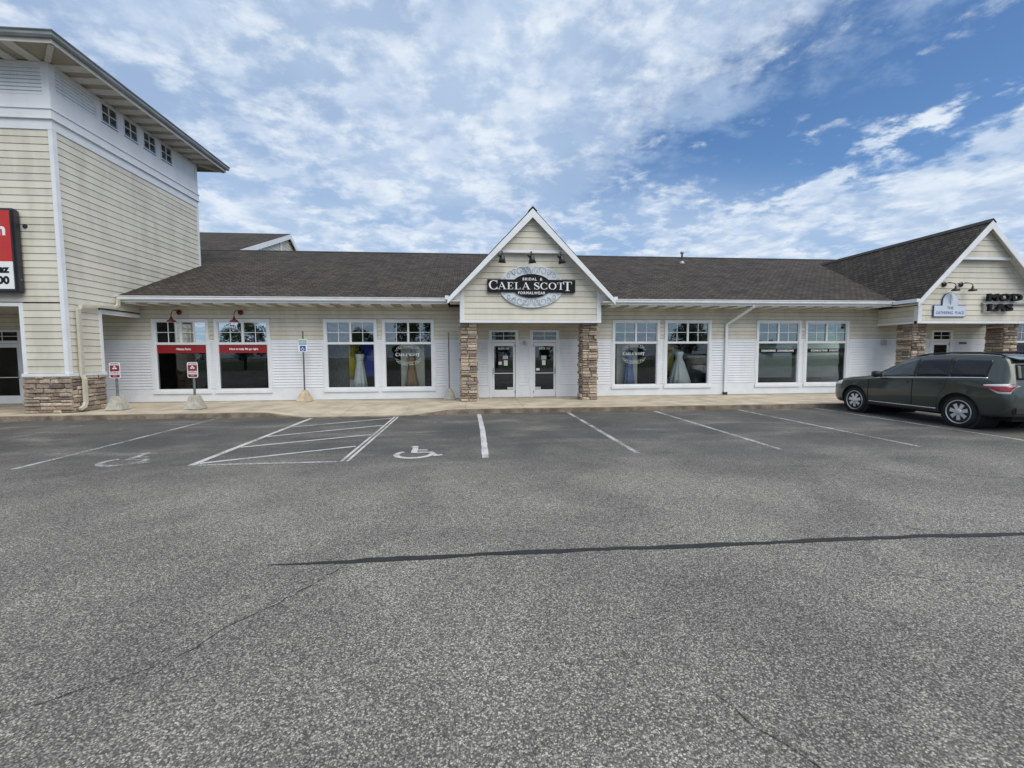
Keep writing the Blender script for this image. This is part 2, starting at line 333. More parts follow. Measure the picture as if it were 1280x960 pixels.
def text_mesh(s, size, cx, cz, y, depth=.004, align='CENTER', sx=1.0, spacing=1.0, bold=0.0):
    cu = bpy.data.curves.new('text', 'FONT'); cu.body = s; cu.size = size; cu.align_x = align; cu.align_y = 'CENTER'; cu.extrude = depth
    cu.space_character = spacing; cu.offset = bold; cu.resolution_u = 3
    o = bpy.data.objects.new('text', cu); C.objects.link(o)
    dg = bpy.context.evaluated_depsgraph_get(); dg.update()
    me = bpy.data.meshes.new_from_object(o.evaluated_get(dg)); bpy.data.objects.remove(o)
    for v in me.vertices:
        a, b, c = v.co; v.co = (cx+a*sx, y-c, cz+b)
    me.materials.clear(); return me
def lines(mes, mat, parent):
    for m in mes: obj('lettering', m, mat, parent)
def join_meshes(mes):
    bm = bmesh.new()
    for m in mes: bm.from_mesh(m)
    me = bpy.data.meshes.new('joined'); bm.to_mesh(me); bm.free(); return me
def ribbon(mb, pts, w, y, depth=.006):
    """flat stroke in the XZ plane facing -Y; w is a number or a list (one per point)"""
    n = len(pts); ws = w if isinstance(w, (list, tuple)) else [w]*n
    L, Rr = [], []
    for k in range(n):
        a = Vector(pts[max(k-1, 0)]); b = Vector(pts[min(k+1, n-1)]); d = (b-a).normalized(); nn = Vector((-d.y, d.x)); p = Vector(pts[k])
        L.append(p+nn*ws[k]/2); Rr.append(p-nn*ws[k]/2)
    for k in range(n-1):
        q = (L[k], L[k+1], Rr[k+1], Rr[k])
        mb.hexa([(p.x, y-depth, p.y) for p in q], [(p.x, y, p.y) for p in q])
    return mb
def ground_ribbon(mb, pts, ws, z):
    n = len(pts)
    for k in range(n-1):
        a = Vector(pts[k]); b = Vector(pts[k+1]); d0 = (Vector(pts[min(k+1, n-1)])-Vector(pts[max(k-1, 0)])).normalized(); d1 = (Vector(pts[min(k+2, n-1)])-Vector(pts[k])).normalized()
        n0 = Vector((-d0.y, d0.x))*ws[k]/2; n1 = Vector((-d1.y, d1.x))*ws[k+1]/2
        q = (a+n0, a-n0, b-n1, b+n1); mb.poly([(p.x, p.y, z) for p in q])
    return mb
def plank(parent, side, p0, u0, u1, z0, z1, mat='tan_siding', t0=.020, t1=.005, u0t=None, u1t=None, name='plank'):
    """one lapped siding board. side: 'F' faces -Y at y=p0, 'R' faces +X at x=p0, 'L' faces -X at x=p0"""
    u0t = u0 if u0t is None else u0t; u1t = u1 if u1t is None else u1t
    P = {'F': lambda u, w, z: (u, p0-w, z), 'R': lambda u, w, z: (p0+w, u, z), 'L': lambda u, w, z: (p0-w, u, z)}[side]
    z0 += .009 if z1-z0 > .05 else 0
    a = [P(u0, 0, z0), P(u0, t0, z0), P(u0t, t1, z1), P(u0t, 0, z1)]; b = [P(u1, 0, z0), P(u1, t0, z0), P(u1t, t1, z1), P(u1t, 0, z1)]
    return MB().hexa(a, b).build(name, mat, parent)
def lap_strip(mb, p0, u0, u1, z0, z1, exp, t0=.014, t1=.003, side='F'):
    n = max(1, round((z1-z0)/exp)); e = (z1-z0)/n
    P = {'F': lambda u, w, z: (u, p0-w, z), 'R': lambda u, w, z: (p0+w, u, z)}[side]
    for k in range(n):
        a, b = z0+k*e, z0+(k+1)*e; g = a+e*.16
        mb.poly([P(u0, .001, a), P(u1, .001, a), P(u1, .001, g), P(u0, .001, g)])
        mb.poly([P(u0, .001, g), P(u1, .001, g), P(u1, t0, g), P(u0, t0, g)])
        mb.poly([P(u0, t0, g), P(u1, t0, g), P(u1, t1, b), P(u0, t1, b)])
        mb.poly([P(u0, t1, b), P(u1, t1, b), P(u1, .001, b), P(u0, .001, b)])
        for u in (u0, u1): mb.poly([P(u, .001, g), P(u, t0, g), P(u, t1, b), P(u, .001, b)])

# ================================================================== SETTING
YF = 16.97                      # face of the shop wall
GZ = .13                        # top of the pavement
lot = MB()
for i in range(-6, 7):
    for j in range(-6, 7): pass
lot.poly([(-400, -400, 0), (400, -400, 0), (400, 400, 0), (-400, 400, 0)])
lot = struct(lot.build('parking_lot', 'asphalt'))
def gpaint(name, pts, w, mat, wob=.003, z=.004, n=14):
    P = []; W = []
    for k in range(len(pts)-1):
        a = Vector(pts[k]); b = Vector(pts[k+1])
        for i in range(n+(k == len(pts)-2)):
            t = i/n; p = a.lerp(b, t); P.append((p.x+R.uniform(-wob, wob), p.y+R.uniform(-wob, wob))); W.append(w*R.uniform(.94, 1.06))
    return ground_ribbon(MB(), P, W, z).build(name, mat, lot)
for X, ya, yb, mt in ((-12.72, 13.3, 8.0, 'paint_faded'), (-10.12, 13.5, 7.6, 'paint_faded'), (-7.27, 13.4, 7.55, 'paint_line'), (.20, 13.2, 7.5, 'paint_fresh'), (2.93, 13.22, 7.55, 'paint_line'), (5.67, 13.22, 7.55, 'paint_line'),
                      (8.42, 13.22, 7.5, 'paint_line'), (11.08, 13.22, 7.5, 'paint_line'), (13.9, 13.22, 7.5, 'paint_line'), (16.6, 13.22, 7.5, 'paint_line')):
    gpaint('parking_line', [(X, ya), (X+(.04 if X == .20 else .02), (ya+yb)/2), (X+.02, yb)], .12 if X == .20 else .10, mt)
gpaint('hatch_border', [(-4.57, 13.15), (-4.57, 7.5)], .11, 'paint_fresh')
for dx in (-.06, .06): gpaint('hatch_border', [(-2.19+dx*.8, 13.05), (-2.15+dx*.8, 7.5)], .052, 'paint_fresh')
for (ya, yb) in ((7.62, 8.75), (8.91, 10.02), (10.05, 11.33), (11.35, 12.62)): gpaint('hatch_stripe', [(-4.50, ya), (-2.28, yb)], .085, 'paint_fresh', z=.006)
gpaint('hatch_stripe', [(-4.50, 7.5), (-2.26, 7.5)], .085, 'paint_line', z=.006)
def wheelchair(ox, oy, s, mat, name='wheelchair_symbol', parent=None):
    m = MB(); arc = [(ox+s*.36*math.cos(a)-s*.05, oy+s*(.30+.34*math.sin(a))) for a in [rad(q) for q in range(135, 372, 12)]]
    ground_ribbon(m, arc, [s*.115]*len(arc), .004)
    for a, b, w in (((-.10, .92), (-.08, .42), .12), ((-.10, .46), (.30, .44), .11), ((.27, .46), (.40, .12), .11), ((.36, .12), (.52, .17), .10), ((-.12, .68), (.18, .66), .08)):
        ground_ribbon(m, [(ox+a[0]*s, oy+a[1]*s), (ox+b[0]*s, oy+b[1]*s)], [w*s, w*s], .004+.0006*len(m.f) if False else .004)
    hd = [(ox-.13*s+.085*s*math.cos(q), oy+1.02*s+.085*s*math.sin(q), .004) for q in [2*math.pi*k/12 for k in range(12)]]; m.poly(hd)
    # lift each stroke a hair so that no two sheets share a plane
    for i, f in enumerate(m.f):
        for k in f: m.v[k] = (m.v[k][0], m.v[k][1], .004+.00015*i)
    return m.build(name, mat, parent or lot)
wheelchair(-5.84, 7.64, .86, 'paint_line'); wheelchair(-1.0, 7.66, .88, 'paint_fresh')
# crack sealant and hairline cracks
P = []; W = []
xs = [-1.75+.14*i for i in range(62)]
for i, x in enumerate(xs):
    P.append((x, 3.80-.0035*max(0, x-1)**2*1.2+.012*math.sin(x*1.7+1)+.006*math.sin(x*6.1)+R.uniform(-.007, .007))); W.append((.055+.028*math.sin(x*2.3)**2+R.uniform(-.012, .012))*min(1, (i+.3)/4))
ground_ribbon(MB(), P, W, .005).build('crack_seal', 'sealant', lot)
def crack(a, b, w, wob, seed):
    r = random.Random(seed); a = Vector(a); b = Vector(b); n = max(8, int((b-a).length/.06)); d = (b-a).normalized(); nn = Vector((-d.y, d.x)); off = 0; P = []; W = []
    for i in range(n+1):
        off = off*.93+r.uniform(-wob, wob); p = a.lerp(b, i/n)+nn*off; P.append((p.x, p.y)); W.append(w*r.uniform(.2, 1.3)*(1 if 0 < i < n else .1))
    ground_ribbon(MB(), P, W, .0045).build('crack', 'crack', lot)
crack((-1.05, 3.76), (-1.75, 2.62), .010, .022, 1); crack((-1.75, 2.62), (-2.6, 2.2), .006, .02, 2); crack((1.25, 2.1), (1.6, 1.3), .006, .02, 3)
crack((3.2, 3.2), (4.6, 2.6), .005, .03, 4); crack((5.0, 6.4), (9.5, 4.9), .010, .03, 5); crack((-5.8, 3.6), (-3.0, 3.1), .007, .03, 8)

# pavement with dropped kerb
def drop(x):
    s = lambda a, b, t: (lambda q: q*q*(3-2*q))(min(1, max(0, (t-a)/(b-a))))
    return s(-6.3, -4.7, x)*(1-s(-2.0, -.5, x))
def yfront(x): return 13.33-.40*drop(x)+.015*math.sin(x*1.3)
def ztop(x, y):
    t = min(1, max(0, (15.0-y)/1.7)); return GZ-.112*drop(x)*t*t*(3-2*t)
pave = struct(MB().poly([(-30, 13.6, -.02), (40, 13.6, -.02), (40, 30, -.02), (-30, 30, -.02)]).build('pavement', 'concrete'))
def slab(x0, x1, y0f, y1, nx, ny, name, mat, dz=0.0):
    m = MB(); g = []
    for j in range(ny+1):
        row = []
        for i in range(nx+1):
            x = x0+(x1-x0)*i/nx; ya = y0f(x); y = ya+(y1(x)-ya)*j/ny
            row.append(len(m.v)); m.v.append((x, y, ztop(x, y)+dz))
        g.append(row)
    for j in range(ny):
        for i in range(nx): m.f.append((g[j][i], g[j][i+1], g[j+1][i+1], g[j+1][i]))
    edge = [g[0][i] for i in range(nx+1)]+[g[j][nx] for j in range(1, ny+1)]+[g[ny][i] for i in range(nx-1, -1, -1)]+[g[j][0] for j in range(ny-1, 0, -1)]
    low = []
    for k in edge: low.append(len(m.v)); m.v.append((m.v[k][0], m.v[k][1], -.05))
    n = len(edge)
    for k in range(n): m.f.append((edge[k], edge[(k+1) % n], low[(k+1) % n], low[k]))
    return m.build(name, mat, pave)
x = -24.0; k = 0
while x < 34:
    w = 1.83; d = .004
    slab(x+d, x+w-d, lambda q: yfront(q)+.168, lambda q: 15.20, 10, 6, 'slab', 'concrete', R.uniform(-.002, .002))
    slab(x+d, x+w-d, lambda q: 15.208, lambda q: YF+.25, 2, 2, 'slab', 'concrete', R.uniform(-.002, .002))
    x += w
x = -24.0
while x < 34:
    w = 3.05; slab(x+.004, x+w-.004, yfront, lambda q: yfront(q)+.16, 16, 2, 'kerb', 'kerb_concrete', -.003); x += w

# ================================================================== STRIP OF SHOPS
shop = thing('shop_building', 'long low shop building with brown shingle roof and tan and white siding', 'building', (2, YF, 0))
EY, EZ, SL = 15.98, 3.71, .42                # eave line and pitch of the main roof
RY, RZ = 24.45, 3.71+.42*(24.45-15.98)
GLX = [-11.29, -9.17, -5.34, -3.22, 5.64, 7.78, 11.64, 13.75]; GW = 1.686; GZ0, GZ1, TR0, TR1 = .573, 3.008, 2.20, 2.285
DOORS = [(.66, 1.80), (2.25, 3.39), (19.30, 20.32), (-16.95, -15.68)]
ops = [(x-.06, x+GW+.06, GZ0-.06, GZ1+.06) for x in GLX]+[(a+.03, b-.03, GZ, 2.70) for a, b in DOORS]+[(23.2, 25.0, GZ0-.06, GZ1+.06)]
ops.sort()
XL, XR = -24.0, 33.0
core = MB(); x = XL
for (a, b, z0, z1) in ops:
    core.box(x, a, YF, YF+.2, -.02, 3.9)
    if z0 > .2: core.box(a, b, YF, YF+.2, -.02, z0)
    core.box(a, b, YF, YF+.2, z1, 3.9); x = b
core.box(x, XR, YF, YF+.2, -.02, 3.9); core.build('wall', 'mortar', shop)
# interiors behind the glass
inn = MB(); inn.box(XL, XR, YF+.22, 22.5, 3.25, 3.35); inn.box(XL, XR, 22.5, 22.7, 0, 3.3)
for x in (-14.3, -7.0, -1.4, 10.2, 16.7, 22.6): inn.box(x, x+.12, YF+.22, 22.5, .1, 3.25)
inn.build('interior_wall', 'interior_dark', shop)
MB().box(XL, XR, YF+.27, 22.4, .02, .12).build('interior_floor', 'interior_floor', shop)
# siding: skirt board, fine white laps, tan planks
cas = [(x-.125, x+GW+.125, GZ0-.15, GZ1+.125) for x in GLX]+[(a, b, GZ, 2.75) for a, b in DOORS]+[(23.1, 25.1, GZ0-.15, GZ1+.125)]
cas.sort()
brk = [(XL, -11.6), (-11.6, 16.85), (16.85, XR)]
def spans(z0, z1):
    s = []; x = XL
    for (a, b, c, d) in cas:
        if c < z1-.01 and d > z0+.01: s.append((x, a)); x = b
    s.append((x, XR)); return [q for q in s if q[1]-q[0] > .05]
for (a, b) in spans(.2, .3): MB().box(a+.002, b-.002, YF-.024, YF, GZ+.012, .60).build('skirt_board', 'white_trim', shop)
for (a, b) in spans(1, 2):
    m = MB(); lap_strip(m, YF, a+.045, b-.045, .60, 2.32, .101, .034, .016); m.build('white_siding', 'white_siding', shop, kind='stuff')
    for q in (a, b-.045): MB().box(q, q+.045, YF-.036, YF, .602, 2.318).build('edge_trim', 'white_trim', shop)
    MB().box(a, b, YF-.026, YF, 2.322, 2.385).build('band_trim', 'white_siding', shop)
z = 2.387; e = .152
while z < 3.58:
    for (a, b) in spans(z, z+e):
        # butt joints every few metres, staggered
        xs = [a]; q = a+R.uniform(2.0, 3.6)
        while q < b-1.2: xs.append(q); q += 3.66
        xs.append(b)
        for i in range(len(xs)-1): plank(shop, 'F', YF, xs[i]+.002, xs[i+1]-.002, z, z+e, t0=.026, t1=.006)
    for (a, b, c, d) in cas:
        if z < d-.001 < z+e-.012: plank(shop, 'F', YF, a, b, d+.001, z+e, t0=.020, t1=.004)
    z += e
# windows
def window(x, glass_top='glass_coated', glass_low='glass', parent=shop, w=GW, y=YF):
    m = MB(); a, b, z0, z1 = x, x+w, GZ0, GZ1; f = y-.045; c = .125
    m.box(a-c, a-.028, f, y+.02, z0-.04, z1+c); m.box(b+.028, b+c, f, y+.02, z0-.04, z1+c); m.box(a-.028, b+.028, f, y+.02, z1+.028, z1+c)
    m.box(a-c-.03, b+c+.03, f-.03, y+.02, z0-.15, z0-.04)
    o = m.build('window', 'white_trim', parent); bevel_me(o.data, .006)
    fr = MB(); d0, d1 = y-.012, y+.09
    fr.box(a-.028, a, d0, d1, z0-.04, z1+.028); fr.box(b, b+.028, d0, d1, z0-.04, z1+.028); fr.box(a, b, d0, d1, z1, z1+.028); fr.box(a, b, d0, d1, z0-.04, z0)
    fr.box(a, b, d0+.002, d1, TR0, TR1); cx = (a+b)/2; fr.box(cx-.035, cx+.035, d0+.004, d1, TR1, z1)
    child(o, fr, 'frame', 'vinyl')
    zm = (TR1+z1)/2; g = .011
    for (p, q) in ((a, cx-.035), (cx+.035, b)):
        mid = (p+q)/2; mu = MB(); mu.box(mid-g, mid+g, y+.022, y+.052, TR1, z1); mu.box(p, mid-g, y+.022, y+.052, zm-g, zm+g); mu.box(mid+g, q, y+.022, y+.052, zm-g, zm+g)
        child(o, mu, 'muntin', 'vinyl')
        for (u0, u1) in ((p, mid-g), (mid+g, q)):
            for (v0, v1) in ((TR1, zm-g), (zm+g, z1)): child(o, MB().box(u0+.001, u1-.001, y+.034, y+.040, v0+.001, v1-.001), 'pane', glass_top)
    child(o, MB().box(a, b, y+.034, y+.040, z0, TR0), 'pane', glass_low)
    return o
for i, x in enumerate(GLX): window(x, 'glass_mirror' if i < 2 else 'glass_coated', 'glass')
window(23.22, w=1.72)
# doors
def door(a, b, hinge='r', parent=shop):
    c = .115; f = YF-.04; top = 2.75
    m = MB(); m.box(a, a+c, f, YF+.12, GZ+.005, top); m.box(b-c, b, f, YF+.12, GZ+.005, top); m.box(a+c, b-c, f, YF+.12, 2.66, top); m.box(a+c, b-c, f+.01, YF+.12, 2.26, 2.36)
    fr = m.build('door_frame', 'white_trim', parent); bevel_me(fr.data, .006)
    p, q = a+c, b-c; mid = (p+q)/2; mu = MB(); mu.box(mid-.01, mid+.01, YF+.0, YF+.04, 2.36, 2.66); mu.box(p, mid-.01, YF+.0, YF+.04, 2.50, 2.52); mu.box(mid+.01, q, YF, YF+.04, 2.50, 2.52)
    child(fr, mu, 'muntin', 'vinyl')
    for (u0, u1) in ((p, mid-.01), (mid+.01, q)):
        for (v0, v1) in ((2.36, 2.50), (2.52, 2.66)): child(fr, MB().box(u0+.001, u1-.001, YF+.016, YF+.022, v0+.001, v1-.001), 'pane', 'glass_door')
    s = .085; y0, y1 = YF+.01, YF+.055; p += .006; q -= .006
    l = MB(); l.box(p, p+s, y0, y1, GZ+.015, 2.25); l.box(q-s, q, y0, y1, GZ+.015, 2.25); l.box(p+s, q-s, y0, y1, 2.12, 2.25); l.box(p+s, q-s, y0, y1, GZ+.015, .43)
    d = l.build('door', 'vinyl', parent); bevel_me(d.data, .004)
    child(d, MB().box(p+s, q-s, YF+.028, YF+.034, .43, 2.12), 'pane', 'glass_door')
    child(d, MB().box(p+s-.01, q-s+.01, YF-.004, YF+.004, 1.06, 1.085), 'push_bar', 'vinyl')
    hx = p+.04 if hinge == 'r' else q-.04
    child(d, MB().tube([(hx, YF+.012, 1.28), (hx, YF-.045, 1.27), (hx, YF-.045, 1.05), (hx, YF+.012, 1.04)], .012, 8), 'handle', 'galvanised')
    hq = q-.004 if hinge == 'r' else p+.004
    for hz in (.35, 2.14): child(d, MB().box(hq-.018, hq+.018, YF-.008, YF+.012, hz-.05, hz+.05), 'hinge', 'galvanised')
    child(d, MB().box(p, q, YF-.03, YF+.1, GZ-.001, GZ+.014), 'threshold', 'galvanised')
    return d
door(*DOORS[0], 'r'); door(*DOORS[1], 'l'); door(*DOORS[2], 'r'); door(*DOORS[3], 'l')
# eaves: soffit, lookouts, fascia, gutter
def eave_run(x0, x1):
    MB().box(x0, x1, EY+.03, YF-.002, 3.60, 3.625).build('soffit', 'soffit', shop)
    MB().box(x0, x1, EY, EY+.03, 3.603, 3.70).build('fascia', 'white_trim', shop)
    x = x0+.15
    while x < x1-.4:
        MB().box(x, x+.34, EY+.032, YF-.022, 3.565, 3.598).build('lookout', 'lookout', shop); x += .70
    pr = [(0, .0), (-.075, .0), (-.10, .03), (-.10, .085), (-.125, .11), (-.125, .13), (-.115, .13), (-.115, .112), (-.0, .112)]
    y0 = EY-.002; zb = 3.675
    g = MB().prism([(x0, y0+a, zb+b) for a, b in pr], [(x1, y0+a, zb+b) for a, b in pr]).build('gutter', 'gutter', shop); return g
eave_run(-11.72, -.84); eave_run(5.02, 16.44); eave_run(22.25, XR)
# main roof
def slab_roof(name, pts, t, mat, parent=shop):
    """thick sheet: pts (top) pushed down by t along z"""
    return MB().prism([(p[0], p[1], p[2]-t) for p in pts], pts).build(name, mat, parent)
slab_roof('roof', [(-24, EY-.03, EZ+.10), (XR+.4, EY-.03, EZ+.10), (XR+.4, RY, RZ), (-24, RY, RZ)], .06, 'shingle')
slab_roof('rear_roof', [(-24, RY+.001, RZ), (XR+.4, RY+.001, RZ), (XR+.4, 33, EZ), (-24, 33, EZ)], .06, 'shingle')
def capstrip(p0, p1, w, hdrop, mat='sealant', parent=shop, name='ridge_cap'):
    a = Vector(p0); b = Vector(p1); d = (b-a).normalized(); s = d.cross(Vector((0, 0, 1))).normalized(); u = Vector((0, 0, .025)); dn = Vector((0, 0, -hdrop))
    A = [a-s*w+dn, a+u, a+s*w+dn, a-Vector((0, 0, .02))]; B = [b-s*w+dn, b+u, b+s*w+dn, b-Vector((0, 0, .02))]
    return MB().hexa(A, B).build(name, mat, parent)
plain('ridge', (.035, .032, .03), .9, var=.3, vscale=8)
capstrip((-24, RY, RZ+.01), (XR+.4, RY, RZ+.01), .16, .06, 'ridge')
vp = MB().lathe([(.05, 0), (.05, .62), (.085, .63), (.10, .67), (.085, .73), (.03, .76)], 12, (11.12, 22.7, 6.45)); vp.build('vent_pipe', 'vent_metal', shop, True)
child(shop.children[-1], MB().lathe([(.17, -.05), (.10, .10), (.055, .14)], 12, (11.12, 22.7, 6.55)), 'flashing', 'vent_metal', True)
# downspouts on the shop wall
def spout(pts, wx, wy, mat, parent, name='downspout'):
    m = MB(); P = [Vector(p) for p in pts]
    rings = []
    for k, p in enumerate(P):
        d = (P[min(k+1, len(P)-1)]-P[max(k-1, 0)]).normalized()
        ex = Vector((0, 1, 0)) if abs(d.y) < .9 else Vector((1, 0, 0))
        s = d.cross(ex).normalized(); t = s.cross(d).normalized()
        rings.append([p+s*wx/2*a+t*wy/2*b for a, b in ((-1, -1), (1, -1), (1, 1), (-1, 1))])
    for k in range(len(P)-1): m.hexa(rings[k], rings[k+1])
    o = m.build(name, mat, parent); return o
spout([(10.72, 16.0, 3.68), (10.72, 16.0, 3.58), (10.32, 16.80, 3.06), (10.20, 16.90, 2.96), (10.20, 16.90, 2.80), (10.20, 16.90, .24)], .10, .075, 'gutter', shop)
child(shop.children[-1], MB().box(10.13, 10.27, 16.83, 16.965, GZ+.002, .24), 'drain_boot', 'black_plastic')

# ------------------------------------------------------------------ stone facing
def stone_me(w, h, d, r):
    j = lambda s: r.uniform(-s, s); b = min(h*.28, .02); c = min(w*.12, .025)
    v = [(0, 0, 0), (w, 0, 0), (w, 0, h), (0, 0, h), (j(.006), d*.62+j(.004), j(.004)), (w+j(.006), d*.62+j(.004), j(.004)), (w+j(.006), d*.62+j(.004), h+j(.004)), (j(.006), d*.62+j(.004), h+j(.004)),
         (c+j(.01), d+j(.008), b+j(.006)), (w-c+j(.01), d+j(.008), b+j(.006)), (w-c+j(.01), d+j(.008), h-b+j(.006)), (c+j(.01), d+j(.008), h-b+j(.006))]
    f = [(0, 1, 5, 4), (1, 2, 6, 5), (2, 3, 7, 6), (3, 0, 4, 7), (4, 5, 9, 8), (5, 6, 10, 9), (6, 7, 11, 10), (7, 4, 8, 11), (8, 9, 10, 11)]
    return v, f
def stone_face(parent, P, u0, u1, z0, z1, seed, wr=(.16, .42), hr=(.065, .15), join=None):
    """P(u, out, z) places the face; each stone is a child of parent"""
    r = random.Random(seed); z = z0; cnt = 0
    while z < z1-.02:
        h = r.uniform(*hr)
        if z1-z-h < .05: h = z1-z
        u = u0
        while u < u1-.01:
            w = r.uniform(*wr)
            if u1-u-w < wr[0]*.7: w = u1-u
            v, f = stone_me(w-.012, h-.012, r.uniform(.03, .10), r)
            vv = [P(u+.006+a, b, z+.006+c) for a, b, c in v]
            if join is None:
                m = MB(); m.v = vv; m.f = f; child(parent, m, 'stone', 'stone'); cnt += 1
            else:
                i = len(join.v); join.v += vv; join.f += [tuple(i+k for k in q) for q in f]
            u += w
        z += h
    return cnt
def column(x0, x1, y0, y1, z1, seed, faces, parent=shop, wr=(.17, .34)):
    t = .04
    o = MB().box(x0+t, x1-t, y0+t, y1-t, GZ-.005, z1).build('stone_column', 'mortar', parent)
    if 'F' in faces: stone_face(o, lambda u, w, z: (u, y0+t-w, z), x0+.012, x1-.012, GZ, z1, seed, wr)
    if 'L' in faces: stone_face(o, lambda u, w, z: (x0+t-w, u, z), y0+t, y1-t, GZ, z1, seed+1, (.26, .5))
    if 'R' in faces: stone_face(o, lambda u, w, z: (x1-t+w, u, z), y0+t, y1-t, GZ, z1, seed+2, (.36, .6), (.10, .15))
    return o
column(-.40, .20, 15.62, 16.22, 2.92, 11, 'FLR'); column(3.97, 4.54, 15.62, 16.22, 2.92, 12, 'FLR')
column(16.98, 17.60, 15.62, 16.30, 2.92, 31, 'FL'); column(20.95, 21.55, 15.62, 16.30, 2.92, 41, 'FL')

# ------------------------------------------------------------------ porch gables
def gable(cx, hw, yw, zb, half, zr, zeave, sidez):
    """porch box of half width hw with its front at y=yw, under a steep gable roof of half span half"""
    sl = (zr-zeave)/half; yo = yw-.36                      # overhang
    # core
    zt = lambda u: zr-.16-sl*abs(u)                        # underside of the roof at offset u
    top = [(-hw, min(3.58, zt(-hw))), (hw, min(3.58, zt(hw))), (0, zt(0))]
    MB().prism([(cx-hw, yw, zb+.04), (cx+hw, yw, zb+.04), (cx+hw, yw, zt(hw)), (cx, yw, zt(0)), (cx-hw, yw, zt(hw))],
               [(cx-hw, yw+.12, zb+.04), (cx+hw, yw+.12, zb+.04), (cx+hw, yw+.12, zt(hw)), (cx, yw+.12, zt(0)), (cx-hw, yw+.12, zt(hw))]).build('gable_wall', 'mortar', shop)
    for s in (-1, 1):
        a, b = (cx-hw, cx-hw+.12) if s < 0 else (cx+hw-.12, cx+hw)
        MB().box(a, b, yw+.12, YF-.03, zb+.04, 3.62).build('porch_side', 'mortar', shop)
    MB().box(cx-hw+.12, cx+hw-.12, yw+.12, YF-.03, zb+.05, zb+.09).build('porch_ceiling', 'soffit', shop)
    # trims
    cb = .125; o = .030
    for s in (-1, 1):
        a, b = (cx-hw-o, cx-hw+cb) if s < 0 else (cx+hw-cb, cx+hw+o)
        MB().box(a, b, yw-o, yw, zb+.09, zt(hw)-.0).build('corner_board', 'white_trim', shop)
        xx = cx-hw-o if s < 0 else cx+hw
        MB().box(xx, xx+o, yw, yw+cb, zb+.09, 3.56).build('corner_board', 'white_trim', shop)
        MB().box(xx-.006, xx+o+.006, yw, YF-.03, zb, zb+.09).build('bottom_trim', 'white_trim', shop)
        z = zb+.09
        while z < 3.5:
            z1 = min(z+.2, 3.56); plank(shop, 'L' if s < 0 else 'R', cx-hw if s < 0 else cx+hw, yw+cb, YF-.03, z, z1); z += .2
    MB().box(cx-hw-.036, cx+hw+.036, yw-.036, yw+.10, zb, zb+.09).build('bottom_trim', 'white_trim', shop)
    # front planks up to the collar
    zc = 5.27; z = zb+.09
    lim = lambda zz: min(hw-cb, max(0.0, (zr-.20-zz)/sl))
    while z < zc-.01:
        z1 = min(z+.203, zc)
        a, b = lim(z), lim(z1); plank(shop, 'F', yw, cx-a, cx+a, z, z1, u0t=cx-b, u1t=cx+b); z += .203
    # upper triangle stands proud over a white collar
    yp = yw-.16; uc = (zr-.2-zc)/sl
    MB().box(cx-uc-.02, cx+uc+.02, yp-.035, yw-.022, zc, zc+.10).build('collar_trim', 'white_trim', shop)
    u2 = (zr-.2-zc-.10)/sl
    MB().prism([(cx-u2, yp, zc+.10), (cx+u2, yp, zc+.10), (cx, yp, zr-.2)], [(cx-u2, yw-.024, zc+.10), (cx+u2, yw-.024, zc+.10), (cx, yw-.024, zr-.2)]).build('gable_wall', 'mortar', shop)
    z = zc+.10
    while z < zr-.25:
        z1 = min(z+.203, zr-.21); a, b = max(0, (zr-.2-z)/sl), max(0.0, (zr-.2-z1)/sl); plank(shop, 'F', yp, cx-a, cx+a, z, z1, u0t=cx-b, u1t=cx+b); z += .203
    # roof slopes, with the valley where they run into the main roof
    yv = lambda zz: EY+(zz-EZ-.04)/SL+.15
    for s in (-1, 1):
        slab_roof('gable_roof', [(cx+s*half, yo, zeave), (cx, yo, zr), (cx, yv(zr), zr), (cx+s*half, yv(zeave)+.12, zeave)], .05, 'shingle_side')
        # rake board, frieze and soffit
        P = lambda u, zz, y: (cx+s*u, y, zz)
        h = .20; z0 = zr-.045; e = half+.02
        MB().prism([P(0, z0, yo-.03), P(e, z0-sl*e, yo-.03), P(e, z0-sl*e-h*.9, yo-.03), P(0, z0-h*1.45, yo-.03)], [P(0, z0, yo), P(e, z0-sl*e, yo), P(e, z0-sl*e-h*.9, yo), P(0, z0-h*1.45, yo)]).build('rake_board', 'white_trim', shop)
        q = hw+.02
        MB().prism([P(0, z0-.10, yo+.002), P(half-.03, z0-.10-sl*(half-.03), yo+.002), P(half-.03, z0-.13-sl*(half-.03), yo+.002), P(0, z0-.13, yo+.002)], [P(0, z0-.10, yw-.001), P(half-.03, z0-.10-sl*(half-.03), yw-.001), P(half-.03, z0-.13-sl*(half-.03), yw-.001), P(0, z0-.13, yw-.001)]).build('rake_soffit', 'lookout', shop)
        MB().prism([P(0, z0-.135, yw-.035), P(q, z0-.135-sl*q, yw-.035), P(q, z0-.26-sl*q, yw-.035), P(0, z0-.30, yw-.035)], [P(0, z0-.135, yw-.002), P(q, z0-.135-sl*q, yw-.002), P(q, z0-.26-sl*q, yw-.002), P(0, z0-.30, yw-.002)]).build('frieze_board', 'lookout', shop)
        zq = zeave-.16; MB().prism([P(hw+.031, zq, yw-.03), P(half-.03, zq, yw-.03), P(hw+.031, z0-.12-sl*hw, yw-.03)], [P(hw+.031, zq, yw+.02), P(half-.03, zq, yw+.02), P(hw+.031, z0-.12-sl*hw, yw+.02)]).build('eave_return', 'white_trim', shop)
        # eave return along the side, with its gutter
        xa = cx+s*(half-.02); xb = cx+s*(half+.10); x0, x1 = min(xa, xb), max(xa, xb)
        MB().box(x0, x1, yo-.02, EY-.13, zeave-.10, zeave+.025).build('side_gutter', 'gutter', shop)
        xi, xo = sorted((cx+s*(hw+.001), cx+s*(half-.03)))
